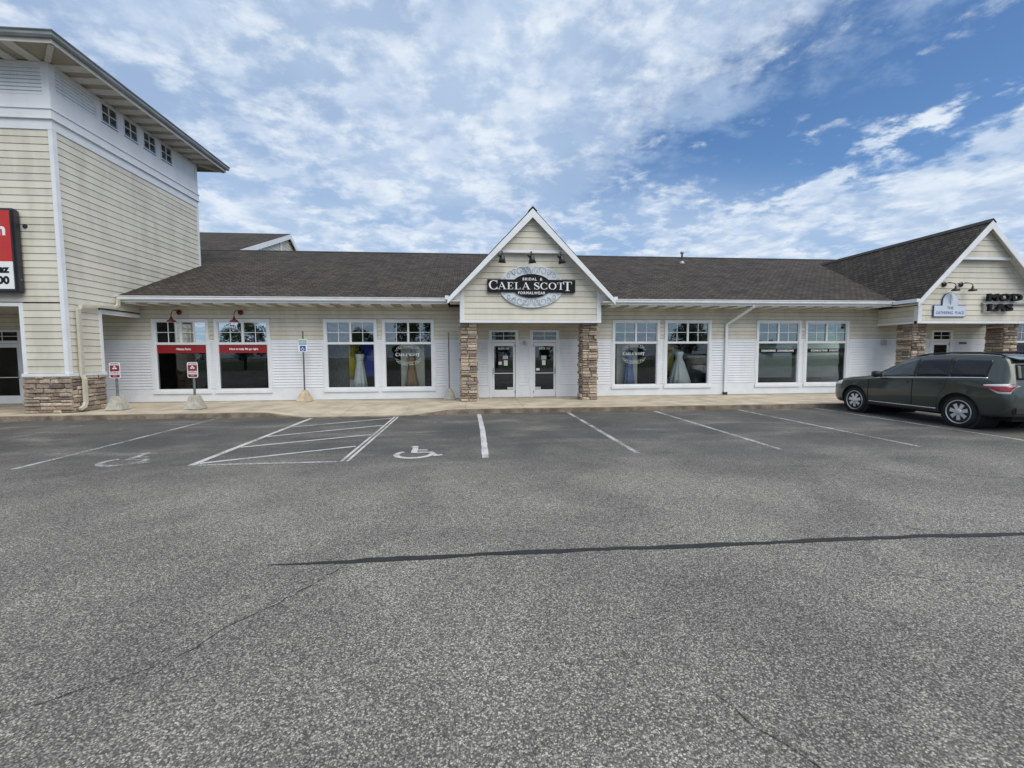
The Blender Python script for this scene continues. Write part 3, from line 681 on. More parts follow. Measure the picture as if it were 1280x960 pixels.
        MB().box(xi, xo, yo+.01, EY+.02, zeave-.16, zeave-.13).build('side_soffit', 'lookout', shop)
    capstrip((cx, yo-.035, zr+.012), (cx, yv(zr)-.1, zr+.012), .15, .13, 'ridge')
gable(2.10, 2.46, 15.40, 2.90, 2.87, 6.74, 3.75, 0)
gable(19.25, 2.42, 15.30, 2.90, 2.82, 6.70, 3.75, 0)
# little bits on the wall: bulkhead light between the doors, lamp by the right porch, number plate
MB().box(1.99, 2.09, YF-.10, YF-.02, 2.19, 2.30).build('bulkhead_light', 'vent_metal', shop); child(shop.children[-1], MB().box(2.0, 2.08, YF-.13, YF-.10, 2.16, 2.25), 'lens', 'interior_pale')
MB().box(17.0, 17.16, YF-.14, YF-.02, 2.12, 2.34).build('bulkhead_light', 'vent_metal', shop)
MB().box(20.62, 20.98, YF-.03, YF-.018, 2.13, 2.23).build('number_plate', 'bronze', shop)

# ================================================================== CORNER TOWER
TX, TY, TYE = -11.75, 14.0, 20.65
tow = thing('tower_building', 'tall tan and white corner tower with wide eaves beside the low shops', 'building', (-15, 16, 0))
OZ = 3.24
MB().box(-24, TX-.02, TY+.02, TYE, OZ+.06, 10.02).build('wall', 'mortar', tow)
pier = MB().box(-12.93, TX-.02, TY+.02, 15.26, GZ-.01, OZ+.06).build('pier', 'mortar', tow)
MB().box(-18.6, -17.4, TY+.02, 15.26, GZ-.01, OZ+.06).build('pier', 'tan_siding', tow)
MB().box(-24, TX-.021, TY+.021, YF-.05, OZ+.03, OZ+.055).build('walkway_ceiling', 'soffit', tow)
# tan planks: front and side
ZB, ZT = 1.30, 8.19; e = (ZT-ZB)/34; z = ZB
for k in range(34):
    z0 = ZB+k*e; z1 = z0+e
    if z1 <= OZ+.12: plank(tow, 'F', TY+.02, -12.85, TX-.10, z0, z1); plank(tow, 'R', TX-.02, TY+.12, 15.18, z0, z1)
    else:
        xs = [-24, -16.5+R.uniform(-1, 1), TX-.10] if k % 2 else [-24, -14.2+R.uniform(-.5, .5), TX-.10]
        for i in range(len(xs)-1): plank(tow, 'F', TY+.02, xs[i]+.002, xs[i+1]-.002, max(z0, OZ+.12), z1)
        yend = TYE-.08 if z0 > 3.66 else YF-.03
        j = R.uniform(16.2, 18.6) if yend > 18 else None
        ys = [TY+.12, j, yend] if j else [TY+.12, yend]
        for i in range(len(ys)-1): plank(tow, 'R', TX-.02, ys[i]+.002, ys[i+1]-.002, max(z0, OZ+.02), z1)
# corner boards, opening trims
def tb(x0, x1, y0, y1, z0, z1, name='trim_board', mat='white_trim'): return MB().box(x0, x1, y0, y1, z0, z1).build(name, mat, tow)
tb(TX-.10, TX+.012, TY-.012, TY+.02, ZB-.01, 8.42, 'corner_board'); tb(TX-.02, TX+.0121, TY+.0201, TY+.12, ZB-.01, 8.42, 'corner_board'); tb(TX-.02, TX+.012, TYE-.08, TYE+.03, 5.4, 8.42, 'corner_board')
tb(-12.95, -12.85, TY-.012, TY+.02, ZB, OZ+.10); tb(-24, -12.951, TY-.012, TY+.02, OZ-.0, OZ+.10); tb(-12.96, -12.931, TY+.021, 15.26, ZB, OZ+.028)
tb(TX-.02, TX+.012, 15.18, 15.275, ZB, OZ-.0); tb(TX-.02, TX+.012, 15.18, YF-.03, OZ-.10+.101, OZ+.02); tb(TX-.14, TX-.021, 15.261, YF-.03, OZ-.09, OZ+.028)
tb(-12.98, TX+.045, TY-.045, TY+.02, ZB-.09, ZB, 'stone_cap'); tb(TX-.02, TX+.045, TY+.0201, 15.30, ZB-.09, ZB, 'stone_cap')
t = .02
stone_face(pier, lambda u, w, z: (u, TY+.03-w*1.1, z), -12.99, TX+.05, GZ, ZB-.09, 51, (.18, .50), (.07, .15))
stone_face(pier, lambda u, w, z: (TX-.03+w*1.1, u, z), TY+.03, 15.28, GZ, ZB-.09, 52, (.18, .50), (.07, .15))
stone_face(pier, lambda u, w, z: (-12.92-w, u, z), TY+.04, 15.26, GZ, ZB-.09, 53, (.3, .6), (.09, .14))
# white upper storey
tb(-24, TX+.016, TY-.016, TY+.02, 8.19, 8.47, 'frieze_board'); tb(TX-.02, TX+.0161, TY+.0201, TYE+.03, 8.19, 8.47, 'frieze_board')
tb(-24, TX+.045, TY-.045, TY+.02, 8.475, 8.74, 'frieze_board'); tb(TX-.02, TX+.0451, TY+.0201, TYE+.05, 8.475, 8.74, 'frieze_board')
tb(-24, TX+.03, TY-.03, TY+.02, 8.745, 9.12, 'panel_board', 'white_siding'); tb(TX-.02, TX+.0301, TY+.0201, TYE+.03, 8.745, 9.28, 'panel_board', 'white_siding')
tb(TX-.17, TX+.030, TY-.030, TY+.02, 9.121, 10.02, 'corner_board'); tb(TX-.02, TX+.0302, TY+.0201, TY+.17, 9.281, 10.02, 'corner_board'); tb(TX-.02, TX+.0301, TYE-.12, TYE+.03, 9.281, 10.02, 'corner_board')
m = MB(); lap_strip(m, TY+.02, -13.0, TX-.17, 9.12, 9.93, .10, .034, .016); m.build('white_siding', 'white_siding', tow, kind='stuff')
m = MB(); lap_strip(m, TY+.02, -24, -13.12, 9.12, 9.93, .10, .034, .016); m.build('white_siding', 'white_siding', tow, kind='stuff')
tb(-13.12, -13.0, TY-.018, TY+.02, 9.121, 10.02); tb(-24, TX-.171, TY-.018, TY+.019, 9.93, 10.02)
m = MB(); lap_strip(m, TX-.02, TY+.17, 15.52, 9.28, 9.96, .10, .034, .016, 'R'); m.build('white_siding', 'white_siding', tow, kind='stuff')
tb(TX-.02, TX+.020, 15.52, 15.62, 9.281, 10.02); tb(TX-.02, TX+.018, TY+.171, TYE-.121, 9.96, 10.02)
for zz in (8.742, 8.474):
    tb(-24, TX+.075, TY-.075, TY+.02, zz-.012, zz+.018, 'drip_cap'); tb(TX-.02, TX+.0751, TY+.0201, TYE+.07, zz-.012, zz+.018, 'drip_cap')
wl = [(15.74, 16.42), (16.66, 17.32), (17.56, 18.22), (18.46, 19.12)]; yp = 15.62
for (a, b) in wl:
    tb(TX-.02, TX+.014, yp, a, 9.281, 9.959, 'panel_board', 'white_siding'); yp = b
    w = MB(); zz0, zz1 = 9.32, 9.94; c = .035
    w.box(TX-.06, TX+.03, a, a+c, zz0, zz1); w.box(TX-.06, TX+.03, b-c, b, zz0, zz1); w.box(TX-.06, TX+.03, a+c, b-c, zz0, zz0+c); w.box(TX-.06, TX+.03, a+c, b-c, zz1-c, zz1)
    o = w.build('window', 'white_trim', tow); mid = (a+b)/2; zm = (zz0+zz1)/2+.02; g = .012
    mu = MB(); mu.box(TX-.01, TX+.012, mid-g, mid+g, zz0+c, zz1-c); mu.box(TX-.01, TX+.012, a+c, mid-g, zm-g, zm+g); mu.box(TX-.01, TX+.012, mid+g, b-c, zm-g, zm+g); child(o, mu, 'muntin', 'vinyl')
    for (u0, u1) in ((a+c, mid-g), (mid+g, b-c)):
        for (v0, v1) in ((zz0+c, zm-g), (zm+g, zz1-c)): child(o, MB().box(TX-.012, TX-.006, u0, u1, v0, v1), 'pane', 'glass_coated')
    child(o, MB().box(TX-.0199, TX-.0145, a+c, b-c, zm, zz1-c), 'dark_void', 'cavity'); child(o, MB().box(TX-.0199, TX-.0145, a+c, b-c, zz0+c, zm), 'blind', 'paper_grey')
tb(TX-.02, TX+.014, yp, TYE-.121, 9.281, 9.959, 'panel_board', 'white_siding')
# eaves
ox, oy0, oy1 = TX+.86, TY-.86, TYE+.74; SZ = 10.05
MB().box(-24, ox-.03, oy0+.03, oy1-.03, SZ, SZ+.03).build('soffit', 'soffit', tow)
y = TY-.2
for k in range(12):
    yy = TY+.10+k*.56
    MB().box(TX+.032, ox-.032, yy, yy+.30, SZ-.045, SZ-.002).build('lookout', 'lookout', tow)
for k in range(14):
    xx = TX-.42-k*.62
    MB().box(xx, xx+.30, oy0+.032, TY-.032, SZ-.045, SZ-.002).build('lookout', 'lookout', tow)
def diag(cx, cy, sx, sy):
    a = Vector((cx, cy, 0)); d = Vector((sx, sy, 0)).normalized(); n = Vector((-d.y, d.x, 0))*.06; b = a+d*1.0
    q = [a-n, a+n, b+n, b-n]; MB().hexa([(p.x, p.y, SZ-.06) for p in q], [(p.x, p.y, SZ-.001) for p in q]).build('lookout', 'lookout', tow)
diag(TX+.06, TY-.06, 1, -1); diag(TX+.06, TYE+.06, 1, 1)
MB().box(-24, ox, oy0, oy0+.03, SZ-.05, SZ+.12).build('fascia', 'lookout', tow); MB().box(ox-.03, ox, oy0+.0301, oy1-.0301, SZ-.05, SZ+.12).build('fascia', 'lookout', tow); MB().box(-24, ox, oy1-.03, oy1, SZ-.05, SZ+.12).build('fascia', 'lookout', tow)
pr = [(0, .0), (.07, 0), (.10, .05), (.10, .12), (.13, .15), (.13, .17), (0, .17)]; gz = SZ+.05
def gut(p0, p1, out):
    P0, P1, o = Vector(p0), Vector(p1), Vector(out)
    d = (P1-P0).normalized()
    MB().prism([tuple(P0-d*a+o*a+Vector((0, 0, b))) if False else tuple(P0+o*a+Vector((0, 0, b))) for a, b in pr], [tuple(P1+(d*a)+o*a+Vector((0, 0, b))) for a, b in pr]).build('gutter', 'gutter_grey', tow)
gut((-24, oy0, gz), (ox, oy0, gz), (0, -1, 0)); gut((ox, TY+3, gz), (ox, oy0, gz), (1, 0, 0)); gut((ox, TY+3, gz), (ox, oy1, gz), (1, 0, 0))
xc, yc = -19.0, (oy0+oy1)/2; rz = SZ+.17+1.4
E4 = [(ox, oy0, SZ+.17), (ox, oy1, SZ+.17), (-24, oy1, SZ+.17), (-24, oy0, SZ+.17)]; RA, RB = (ox-4.2, yc, rz), (-24, yc, rz)
rf = MB(); rf.poly([E4[3], E4[0], RA, RB]); rf.poly([E4[0], E4[1], RA]); rf.poly([E4[1], E4[2], RB, RA]); rf.poly(E4[::-1]); rf.poly([E4[2], E4[3], RB]); rf.build('roof', 'shingle', tow)
# downspout wrapping from the shop gutter round the pier
spout([(TX+.10, 15.86, 3.70), (TX+.10, 15.84, 3.50), (TX+.10, 15.68, 3.40), (TX+.10, 14.42, 3.30), (TX+.10, 14.33, 3.20), (TX+.10, 14.32, 1.25), (TX+.16, 14.31, 1.12), (TX+.16, 14.30, .42), (TX+.18, 14.22, .30), (TX+.18, 14.08, .24)], .075, .10, 'downspout', tow)
MB().lathe([(.05, 0), (.06, .02), (.06, .05), (.03, .06)], 14, (-12.63, TY-.03, 5.50), 'y').build('camera_mount', 'black_plastic', tow)
# rear wing seen over the ridge
wing = thing('rear_wing', 'far brown roofed wing with a small white trimmed gable showing above the ridge', 'building', (-18, 33, 0))
wx, wy, wz = -13.3, 34.0, 10.66
slab_roof('roof', [(-30, 24.0, wz-10*.385), (wx+.25, 24.0, wz-10*.385), (wx+.25, wy, wz), (-30, wy, wz)], .08, 'shingle', wing)
slab_roof('roof', [(-30, wy+.002, wz), (wx+.25, wy+.002, wz), (wx+.25, 42, wz-8*.6), (-30, 42, wz-8*.6)], .08, 'shingle', wing)
MB().prism([(-30, 24.3, 0), (-30, 41.5, 0), (-30, 41.5, wz-4.7), (-30, wy, wz-.12), (-30, 24.3, wz-3.9)], [(wx, 24.3, 0), (wx, 41.5, 0), (wx, 41.5, wz-4.7), (wx, wy, wz-.12), (wx, 24.3, wz-3.9)]).build('wall', 'mortar', wing)
for k in range(24):
    z0 = 6.6+k*.2; z1 = z0+.2
    ya = lambda q: max(24.3, wy-(wz-.14-q)/.385); yb = lambda q: min(41.4, wy+(wz-.14-q)/.6)
    if z1 < wz-.2: plank(wing, 'R', wx, ya(z0), yb(z0), z0, z1, u0t=ya(z1), u1t=yb(z1))
for (y0, y1, s) in ((24.0, wy, 1), (wy, 42, -1)):
    za, zb_ = (wz-10*.385, wz) if s > 0 else (wz, wz-8*.6)
    MB().hexa([(wx+.18, y0, za-.36), (wx+.18, y1, zb_-.36), (wx+.26, y1, zb_-.36), (wx+.26, y0, za-.36)], [(wx+.18, y0, za-.03), (wx+.18, y1, zb_-.03), (wx+.26, y1, zb_-.03), (wx+.26, y0, za-.03)]).build('rake_board', 'white_trim', wing)
for yy in (29.6, 32.7): MB().box(wx+.022, wx+.05, yy, yy+.28, 6.6, wz-.385*(wy-yy)-.3).build('trim_board', 'white_trim', wing)

# ================================================================== SIGNS
def ellipse(cx, cz, a, b, y0, y1, n=56):
    p = [(cx+a*math.cos(2*math.pi*k/n), cz+b*math.sin(2*math.pi*k/n)) for k in range(n)]
    return MB().prism([(u, y1, v) for u, v in p], [(u, y0, v) for u, v in p])
# --- serif capitals drawn as strokes: thick stems, hairlines, bracket serifs (unit height 1)
def arc(cx, cy, rx, ry, a0, a1, n=18): return [(cx+rx*math.cos(rad(a0+(a1-a0)*k/n)), cy+ry*math.sin(rad(a0+(a1-a0)*k/n))) for k in range(n+1)]
def stressed(pts, thin, thick, cx, rx): return [thin+(thick-thin)*min(1, abs(p[0]-cx)/rx)**1.6 for p in pts]
def glyph(ch):
    S = []; T, t = .20, .055
    bar = lambda x0, y0, x1, y1, w: S.append(([(x0, y0), (x1, y1)], [w, w]))
    if ch in 'CO':
        if ch == 'O': p = arc(.42, .5, .34, .47, 90, 450, 36); S.append((p, stressed(p, t, T, .42, .34))); return S, .84
        p = arc(.43, .5, .35, .47, 48, 318, 28); S.append((p, stressed(p, t, T, .43, .35))); bar(.70, .98, .70, .66, t); bar(.72, .04, .72, .32, t*.8); return S, .82
    if ch == 'A':
        S.append(([(.12, .03), (.42, .98)], [t, t])); S.append(([(.40, .99), (.74, .03)], [T*.95, T*.95])); bar(.22, .34, .62, .34, t)
        bar(0, .025, .27, .025, .05); bar(.57, .025, .92, .025, .05); return S, .90
    if ch in 'EL':
        bar(.20, .02, .20, .98, T); bar(.02, .025, .62, .025, .05); bar(.02, .975, .38 if ch == 'L' else .62, .975, .05); bar(.62, 0, .62, .27, t)
        if ch == 'E': bar(.28, .5, .46, .5, t); bar(.46, .36, .46, .64, t); bar(.62, .74, .62, 1, t)
        return S, .72
    if ch == 'T':
        bar(.40, .02, .40, .98, T); bar(.03, .975, .77, .975, .05); bar(.05, 1, .05, .72, t); bar(.75, 1, .75, .72, t); bar(.22, .025, .58, .025, .05); return S, .80
    if ch == 'S':
        p = arc(.33, .74, .22, .235, 28, 200, 12)+[(.20, .60), (.33, .50), (.46, .40)]+arc(.33, .26, .24, .235, 20, -152, 12)
        w = [t+(T*1.0-t)*math.exp(-((i-(len(p)-1)/2)/(len(p)*.20))**2) for i in range(len(p))]
        S.append((p, w)); bar(.54, .68, .54, .99, t); bar(.09, .01, .09, .33, t); return S, .64
    return S, .4
def serif_word(mb, word, x, z, h, y, depth, gap=.06, sx=1.0):
    for ch in word:
        if ch == ' ': x += h*.42*sx; continue
        S, adv = glyph(ch)
        for i, (p, w) in enumerate(S): ribbon(mb, [(x+a*h*sx, z+b*h) for a, b in p], [q*h for q in w], y-.0004*i, depth)
        x += (adv+gap)*h*sx
    return x
def scrolls(mb, cx, cz, a, b, y, w, k=1.0):
    """scrollwork mirrored four ways inside an oval ring"""
    def spiral(x0, z0, r, a0, turn, n=26): return [(x0+r*(1-.78*i/n)*math.cos(rad(a0+turn*i/n)), z0+r*(1-.78*i/n)*math.sin(rad(a0+turn*i/n))) for i in range(n+1)]
    base = [spiral(.20*a, .74*b, .17*b*k, 200, -420), spiral(.36*a, .70*b, .20*b*k, 160, -400), spiral(.54*a, .64*b, .15*b*k, 120, -400), spiral(.70*a, .48*b, .12*b*k, 140, -380),
            [(.02*a, .60*b), (.03*a, .74*b), (.07*a, .86*b), (.14*a, .93*b)], [(.10*a, .58*b), (.16*a, .66*b), (.26*a, .90*b), (.36*a, .88*b)], [(.50*a, .50*b), (.58*a, .62*b), (.66*a, .70*b), (.76*a, .58*b)], [(.78*a, .30*b), (.84*a, .40*b), (.88*a, .34*b)]]
    j = 0
    for sx in (1, -1):
        for sz in (1, -1):
            for s in base: ribbon(mb, [(cx+sx*p, cz+sz*q) for p, q in s], w, y-.0005*j, .004); j += 1
sg = thing('shop_sign', 'oval silver and black CAELA SCOTT bridal shop sign on the middle gable', 'sign', (2.02, 15.3, 4.3))
sy = 15.40-.02; scx, scz = 2.09, 4.15
ellipse(scx, scz, 1.12, .73, sy-.06, sy).build('backing_board', 'sign_grey', sg)
m = MB(); scrolls(m, scx, scz, 1.12, .73, sy-.061, .017); m.build('scrollwork', 'scroll_grey', sg, kind='stuff')
bx0, bx1, bz0, bz1 = scx-1.53, scx+1.54, scz-.21, scz+.225
MB().box(bx0, bx1, sy-.10, sy-.03, bz0, bz1).build('name_board', 'sign_black', sg); ellipse(scx, scz+.01, .70, .405, sy-.104, sy-.04).build('name_board', 'sign_black', sg)
m = MB(); x = serif_word(m, 'C', scx-1.48, scz-.125, .315, sy-.105, .008, sx=1.28)
x = serif_word(m, 'AELA', x-.05, scz-.112, .238, sy-.105, .008, gap=.05, sx=1.40); m.build('lettering', 'sign_white', sg)
m = MB(); x = serif_word(m, 'SCOT', x+.10, scz-.112, .238, sy-.105, .008, gap=.05, sx=1.40)
serif_word(m, 'T', x-.075, scz-.155, .315, sy-.107, .008, sx=1.30); m.build('lettering', 'sign_white', sg)
lines([text_mesh('BRIDAL', .125, scx-.07, scz+.235, sy-.108, .004, spacing=1.25, bold=.003), text_mesh('&', .125, scx+.33, scz+.235, sy-.108, .004, bold=.003), text_mesh('FORMALWEAR', .125, scx, scz-.24, sy-.108, .004, spacing=1.22, bold=.003)], 'sign_white', sg)

# right porch: plaque and channel letters
yg = 15.30-.02
pq = thing('plaque_sign', 'pale blue bordered plaque with a domed top reading THE GATHERING PLACE', 'sign', (18.05, 15.2, 3.8))
def plaque(grow, y0, y1, name, mat):
    g = grow; cx, z0, z1 = 18.07, 3.16-g, 3.56+g; hw = .66+g; r = .315+g; P = [(cx-hw, z0), (cx+hw, z0), (cx+hw, z1), (cx+r, z1)]
    P += [(cx+r*math.cos(rad(q)), 3.72+r*1.02*math.sin(rad(q))) for q in range(0, 181, 12)]+[(cx-r, z1), (cx-hw, z1)]
    MB().prism([(u, y1, v) for u, v in P], [(u, y0, v) for u, v in P]).build(name, mat, pq)
plaque(0.016, yg-.045, yg, 'border', 'navy_ink'); plaque(0, yg-.055, yg-.02, 'board', 'sign_pale')
lines([text_mesh('THE', .15, 18.07, 3.47, yg-.056, .003), text_mesh('GATHERING', .15, 17.84, 3.29, yg-.056, .003, sx=.86), text_mesh('PLACE', .15, 18.47, 3.29, yg-.056, .003, sx=.86)], 'navy_ink', pq)
m = MB()
for i in range(7):
    zz = 3.62+i*.048; w = .10*math.sin(math.pi*(i+1.2)/8.5); ribbon(m, [(18.07-w, zz+.03), (18.07, zz), (18.07+w, zz+.03)], .016, yg-.056-.0005*i, .003)
ribbon(m, [(18.07, 3.60), (18.07, 4.0)], .014, yg-.0605, .003); m.build('emblem', 'scroll_grey', pq)
ml = thing('letter_sign', 'thick black channel letters MOD over LAS on the right gable', 'sign', (19.7, 15.1, 3.7))
obj('lettering', text_mesh('MOD', .36, 19.50, 3.86, yg-.13, .05, 'LEFT', 1.66, 1.10, .016), 'sign_black', ml); obj('lettering', text_mesh('LAS', .36, 19.56, 3.48, yg-.13, .05, 'LEFT', 1.66, 1.10, .016), 'sign_black', ml)
MB().box(19.42, 21.6, yg-.09, yg, 3.62, 3.69).box(19.47, 19.54, yg-.08, yg, 3.34, 3.619).build('raceway', 'vent_metal', ml)

# red box sign on the tower
rs = thing('box_sign', 'red and white lit box sign in a dark case on the tower front', 'sign', (-13.6, 13.9, 4.8))
f0 = TY-.24; xr = -12.72
c = MB().box(-17.6, xr, f0, TY-.001, 3.60, 5.94).build('case', 'sign_case', rs); bevel_me(c.data, .05, 2)
MB().box(-17.52, xr-.075, f0-.012, f0+.01, 4.46, 5.86).build('panel', 'sign_red', rs); MB().box(-17.52, xr-.075, f0-.012, f0+.01, 3.70, 4.457).build('panel', 'sign_white', rs)
obj('lettering', text_mesh('m', .46, xr-.19, 5.33, f0-.014, .003, 'RIGHT', 1.0, 1.0, .018), 'sign_white', rs)
lines([text_mesh('ez', .29, xr-.19, 4.24, f0-.014, .003, 'RIGHT', 1.05, 1, .014), text_mesh('00', .29, xr-.19, 3.93, f0-.014, .003, 'RIGHT', 1.05, 1, .014)], 'sign_black', rs)
MB().box(xr-.05, xr+.004, f0+.10, f0+.14, 3.95, 3.99).build('screw', 'galvanised', rs)

# posts with signs on concrete feet
def cone_base(parent, x, y, s, h, mat, top=.36):
    a = s/2; b = a*top
    q0 = [(x-a, y-a, GZ+.001), (x+a, y-a, GZ+.001), (x+a, y+a, GZ+.001), (x-a, y+a, GZ+.001)]; q1 = [(x-b, y-b, GZ+h), (x+b, y-b, GZ+h), (x+b, y+b, GZ+h), (x-b, y+b, GZ+h)]
    o = MB().hexa(q0, q1).build('footing', mat, parent); bevel_me(o.data, .025, 2); return o
def rounded(cx, cz, w, h, r, n=5):
    P = []
    for (sx, sz, a0) in ((1, 1, 0), (-1, 1, 90), (-1, -1, 180), (1, -1, 270)):
        for k in range(n+1):
            a = rad(a0+90*k/n); P.append((cx+sx*(w/2-r)+r*math.cos(a), cz+sz*(h/2-r)+r*math.sin(a)))
    return P
def rprism(P, y0, y1): return MB().prism([(u, y1, v) for u, v in P], [(u, y0, v) for u, v in P])
def trefoil(mb, cx, cz, s, y):
    for i, (dx, dz) in enumerate(((0, .55), (-.55, -.25), (.55, -.25))):
        p = [(cx+s*(dx+.5*math.cos(q)), cz+s*(dz+.34*math.sin(q))) for q in [2*math.pi*k/16 for k in range(16)]]
        mb.prism([(u, y, v) for u, v in p], [(u, y-.002-.0004*i, v) for u, v in p])
def reserved_post(x, y, rot, label):
    t = thing('parking_sign', label, 'sign', (x, y, GZ), 'maroon reserved parking signs on grey footings')
    cone_base(t, x, y, .50, .44, 'precast', .46)
    MB().tube([(x, y, GZ+.40), (x, y, 1.18)], .034, 10).build('post', 'galvanised', t)
    yb = y-.045; cz = 1.36; w, h = .31, .48
    rprism(rounded(x, cz, w, h, .045), yb-.006, yb).build('sign_plate', 'sign_white', t); rprism(rounded(x, cz, w-.04, h-.04, .035), yb-.009, yb-.004).build('sign_face', 'sign_maroon', t)
    m = MB(); trefoil(m, x, cz+.075, .062, yb-.0095); m.build('emblem', 'sign_white', t)
    lines([text_mesh('RESERVED', .062, x, cz+.175, yb-.011, .001, bold=.002), text_mesh('CUSTOMER', .062, x, cz-.055, yb-.011, .001, bold=.002), text_mesh('PARKING', .07, x, cz-.115, yb-.011, .001, bold=.003), text_mesh('ONLY', .035, x, cz-.175, yb-.011, .001)], 'sign_white', t)
    return t
reserved_post(-10.93, 14.62, 0, 'maroon reserved parking sign on concrete footing beside the stone pier'); reserved_post(-8.62, 14.52, 0, 'maroon reserved parking sign on concrete footing in front of the red banded windows')
def access_post(x, y, top, sign, label, mat, post, bs=.50):
    t = thing('access_sign' if sign else 'sign_post', label, 'sign' if sign else 'post', (x, y, GZ))
    cone_base(t, x, y, bs, .42, mat, .34); MB().box(x-.022, x+.022, y-.02, y+.02, GZ+.36, top).build('post', post, t)
    if sign:
        yb = y-.03; cz = 2.15
        rprism(rounded(x, cz, .30, .46, .03), yb-.005, yb).build('sign_plate', 'sign_white', t)
        MB().box(x-.10, x+.10, yb-.008, yb-.004, cz-.20, cz-.01).build('symbol_panel', 'sign_blue', t)
        rprism(rounded(x, cz+.115, .27, .19, .02), yb-.008, yb-.004).build('sign_face', 'sign_green', t)
        lines([text_mesh('RESERVED', .045, x, cz+.16, yb-.009, .001), text_mesh('PARKING', .045, x, cz+.10, yb-.009, .001)], 'sign_white', t)
        m = MB(); a = [(x-.012+.045*math.cos(rad(q)), cz-.13+.045*math.sin(rad(q))) for q in range(130, 371, 20)]
        ribbon(m, a, .014, yb-.009, .001); ribbon(m, [(x-.015, cz-.045), (x-.012, cz-.105)], .016, yb-.0095, .001); ribbon(m, [(x-.012, cz-.10), (x+.035, cz-.10), (x+.055, cz-.16)], .014, yb-.010, .001)
        m.build('symbol', 'sign_white', t)
access_post(-6.02, 16.45, 2.66, True, 'blue and white accessible parking sign on a tall post and buff footing', 'precast_buff', 'post_brown')
access_post(-.84, 16.42, 2.62, False, 'bare thin post standing in a grey footing left of the stone column', 'precast', 'post_brown', .46)

# ================================================================== LAMPS
def gooseneck(x, y, z, mat, label, group, reach=.36, dx=-.06, r=.15, dp=1.0):
    t = thing('wall_lamp', label, 'lamp', (x, y, z), group)
    MB().lathe([(.09, -.03), (.09, -.012), (.06, 0)], 18, (x, y, z), 'y').build('mount', mat, t, True)
    pts = [(x, y-.02, z), (x+dx*.3, y-reach*.45, z+.06), (x+dx*.75, y-reach*.85, z+.02), (x+dx, y-reach, z-.10*dp), (x+dx, y-reach, z-.20*dp)]
    MB().tube(pts, .014, 8).build('arm', mat, t, True)
    MB().lathe([(.03, .0), (.035, -.06), (.06, -.10), (.12, -.13), (r, -.18), (r-.008, -.182), (.10, -.14), (.02, -.11)], 22, (x+dx, y-reach, z-.18*dp)).build('shade', mat, t, True)
gooseneck(-10.44, YF-.02, 3.36, 'red_metal', 'red gooseneck lamp above the window with the logo band', 'red gooseneck lamps over the shop windows'); gooseneck(-8.34, YF-.02, 3.36, 'red_metal', 'red gooseneck lamp above the window with the slogan band', 'red gooseneck lamps over the shop windows')
def spot(x, tilt, label):
    y, z = 15.24-.04, 5.24
    t = thing('sign_lamp', label, 'lamp', (x, y, z), 'bullet lamps over the oval sign')
    MB().tube([(x, y+.0, z+.05), (x, y-.20, z+.02), (x, y-.24, z-.10)], .018, 8).build('arm', 'black_metal', t, True)
    hd = MB(); P = Vector((x, y-.24, z-.10)); d = Vector((tilt, .12, -1)).normalized(); 
    hd.tube([P, P+d*.06, P+d*.14, P+d*.27], [.035, .075, .095, .135], 14); hd.build('shade', 'black_metal', t, True)
    MB().tube([P+Vector((-.05, -.03, -.02)), P+Vector((-.12, -.05, -.06))], .05, 10).build('ballast', 'black_metal', t, True)
spot(1.06, -.05, 'black bullet lamp over the left end of the oval sign'); spot(2.05, .10, 'black bullet lamp over the centre of the oval sign'); spot(3.06, .16, 'black bullet lamp over the right end of the oval sign')
gooseneck(17.80, 15.27, 4.36, 'bronze', 'dark bronze gooseneck lamp nearer the rake of the right gable', 'bronze gooseneck lamps over the plaque', .24, .22, .13, .5); gooseneck(18.50, 15.27, 4.36, 'bronze', 'dark bronze gooseneck lamp nearer the channel letters', 'bronze gooseneck lamps over the plaque', .24, .22, .13, .5)

# ================================================================== WINDOW GRAPHICS AND NOTICES
yd = YF+.030
def band(x, mat, z0, z1, label, texts, logo=False):
    t = thing('window_decal', label, 'decal', (x+GW/2, yd, z0))
    MB().box(x+.004, x+GW-.004, yd-.003, yd+.001, z0, z1).build('band', mat, t)
    if texts: lines([text_mesh(s, h, x+u, (z0+z1)/2+dz, yd-.0045, .001, 'CENTER', 1, sp, .004) for s, h, u, dz, sp in texts], 'sign_white', t)
    if logo: m = MB(); trefoil(m, x+.68, (z0+z1)/2, .04, yd-.0035); m.build('emblem', 'sign_white', t)
band(GLX[0], 'decal_red', 1.90, 2.195, 'red band with a white logo across the window behind the parking sign', [('State Farm', .10, .93, -.005, 1.0)], True)
band(GLX[1], 'decal_red', 1.90, 2.195, 'red band reading Here to help life go right across the window', [('Here to help life go right.', .095, .86, -.005, 1.03)])
band(GLX[6], 'sign_black', 1.82, 1.98, 'black band reading COACHING COUNSELING across the window', [('COACHING  COUNSELING', .105, .84, 0, 1.12)]); band(GLX[7], 'sign_black', 1.82, 1.98, 'black band reading CONSULTING EVENTS across the window', [('CONSULTING  EVENTS', .105, .80, 0, 1.15)])
def logo_decal(x, label):
    t = thing('window_decal', label, 'decal', (x, yd, 1.7)); cz = 1.80
    m = MB(); scrolls(m, x, cz, .56, .42, yd, .011, 1.15); m.build('scrollwork', 'decal_white', t, kind='stuff')
    m = MB(); q = serif_word(m, 'C', x-.46, cz-.05, .13, yd-.02, .002); q = serif_word(m, 'AELA SCOT', q-.01, cz-.045, .098, yd-.02, .002); serif_word(m, 'T', q-.02, cz-.065, .13, yd-.02, .002); m.build('lettering', 'sign_white', t)
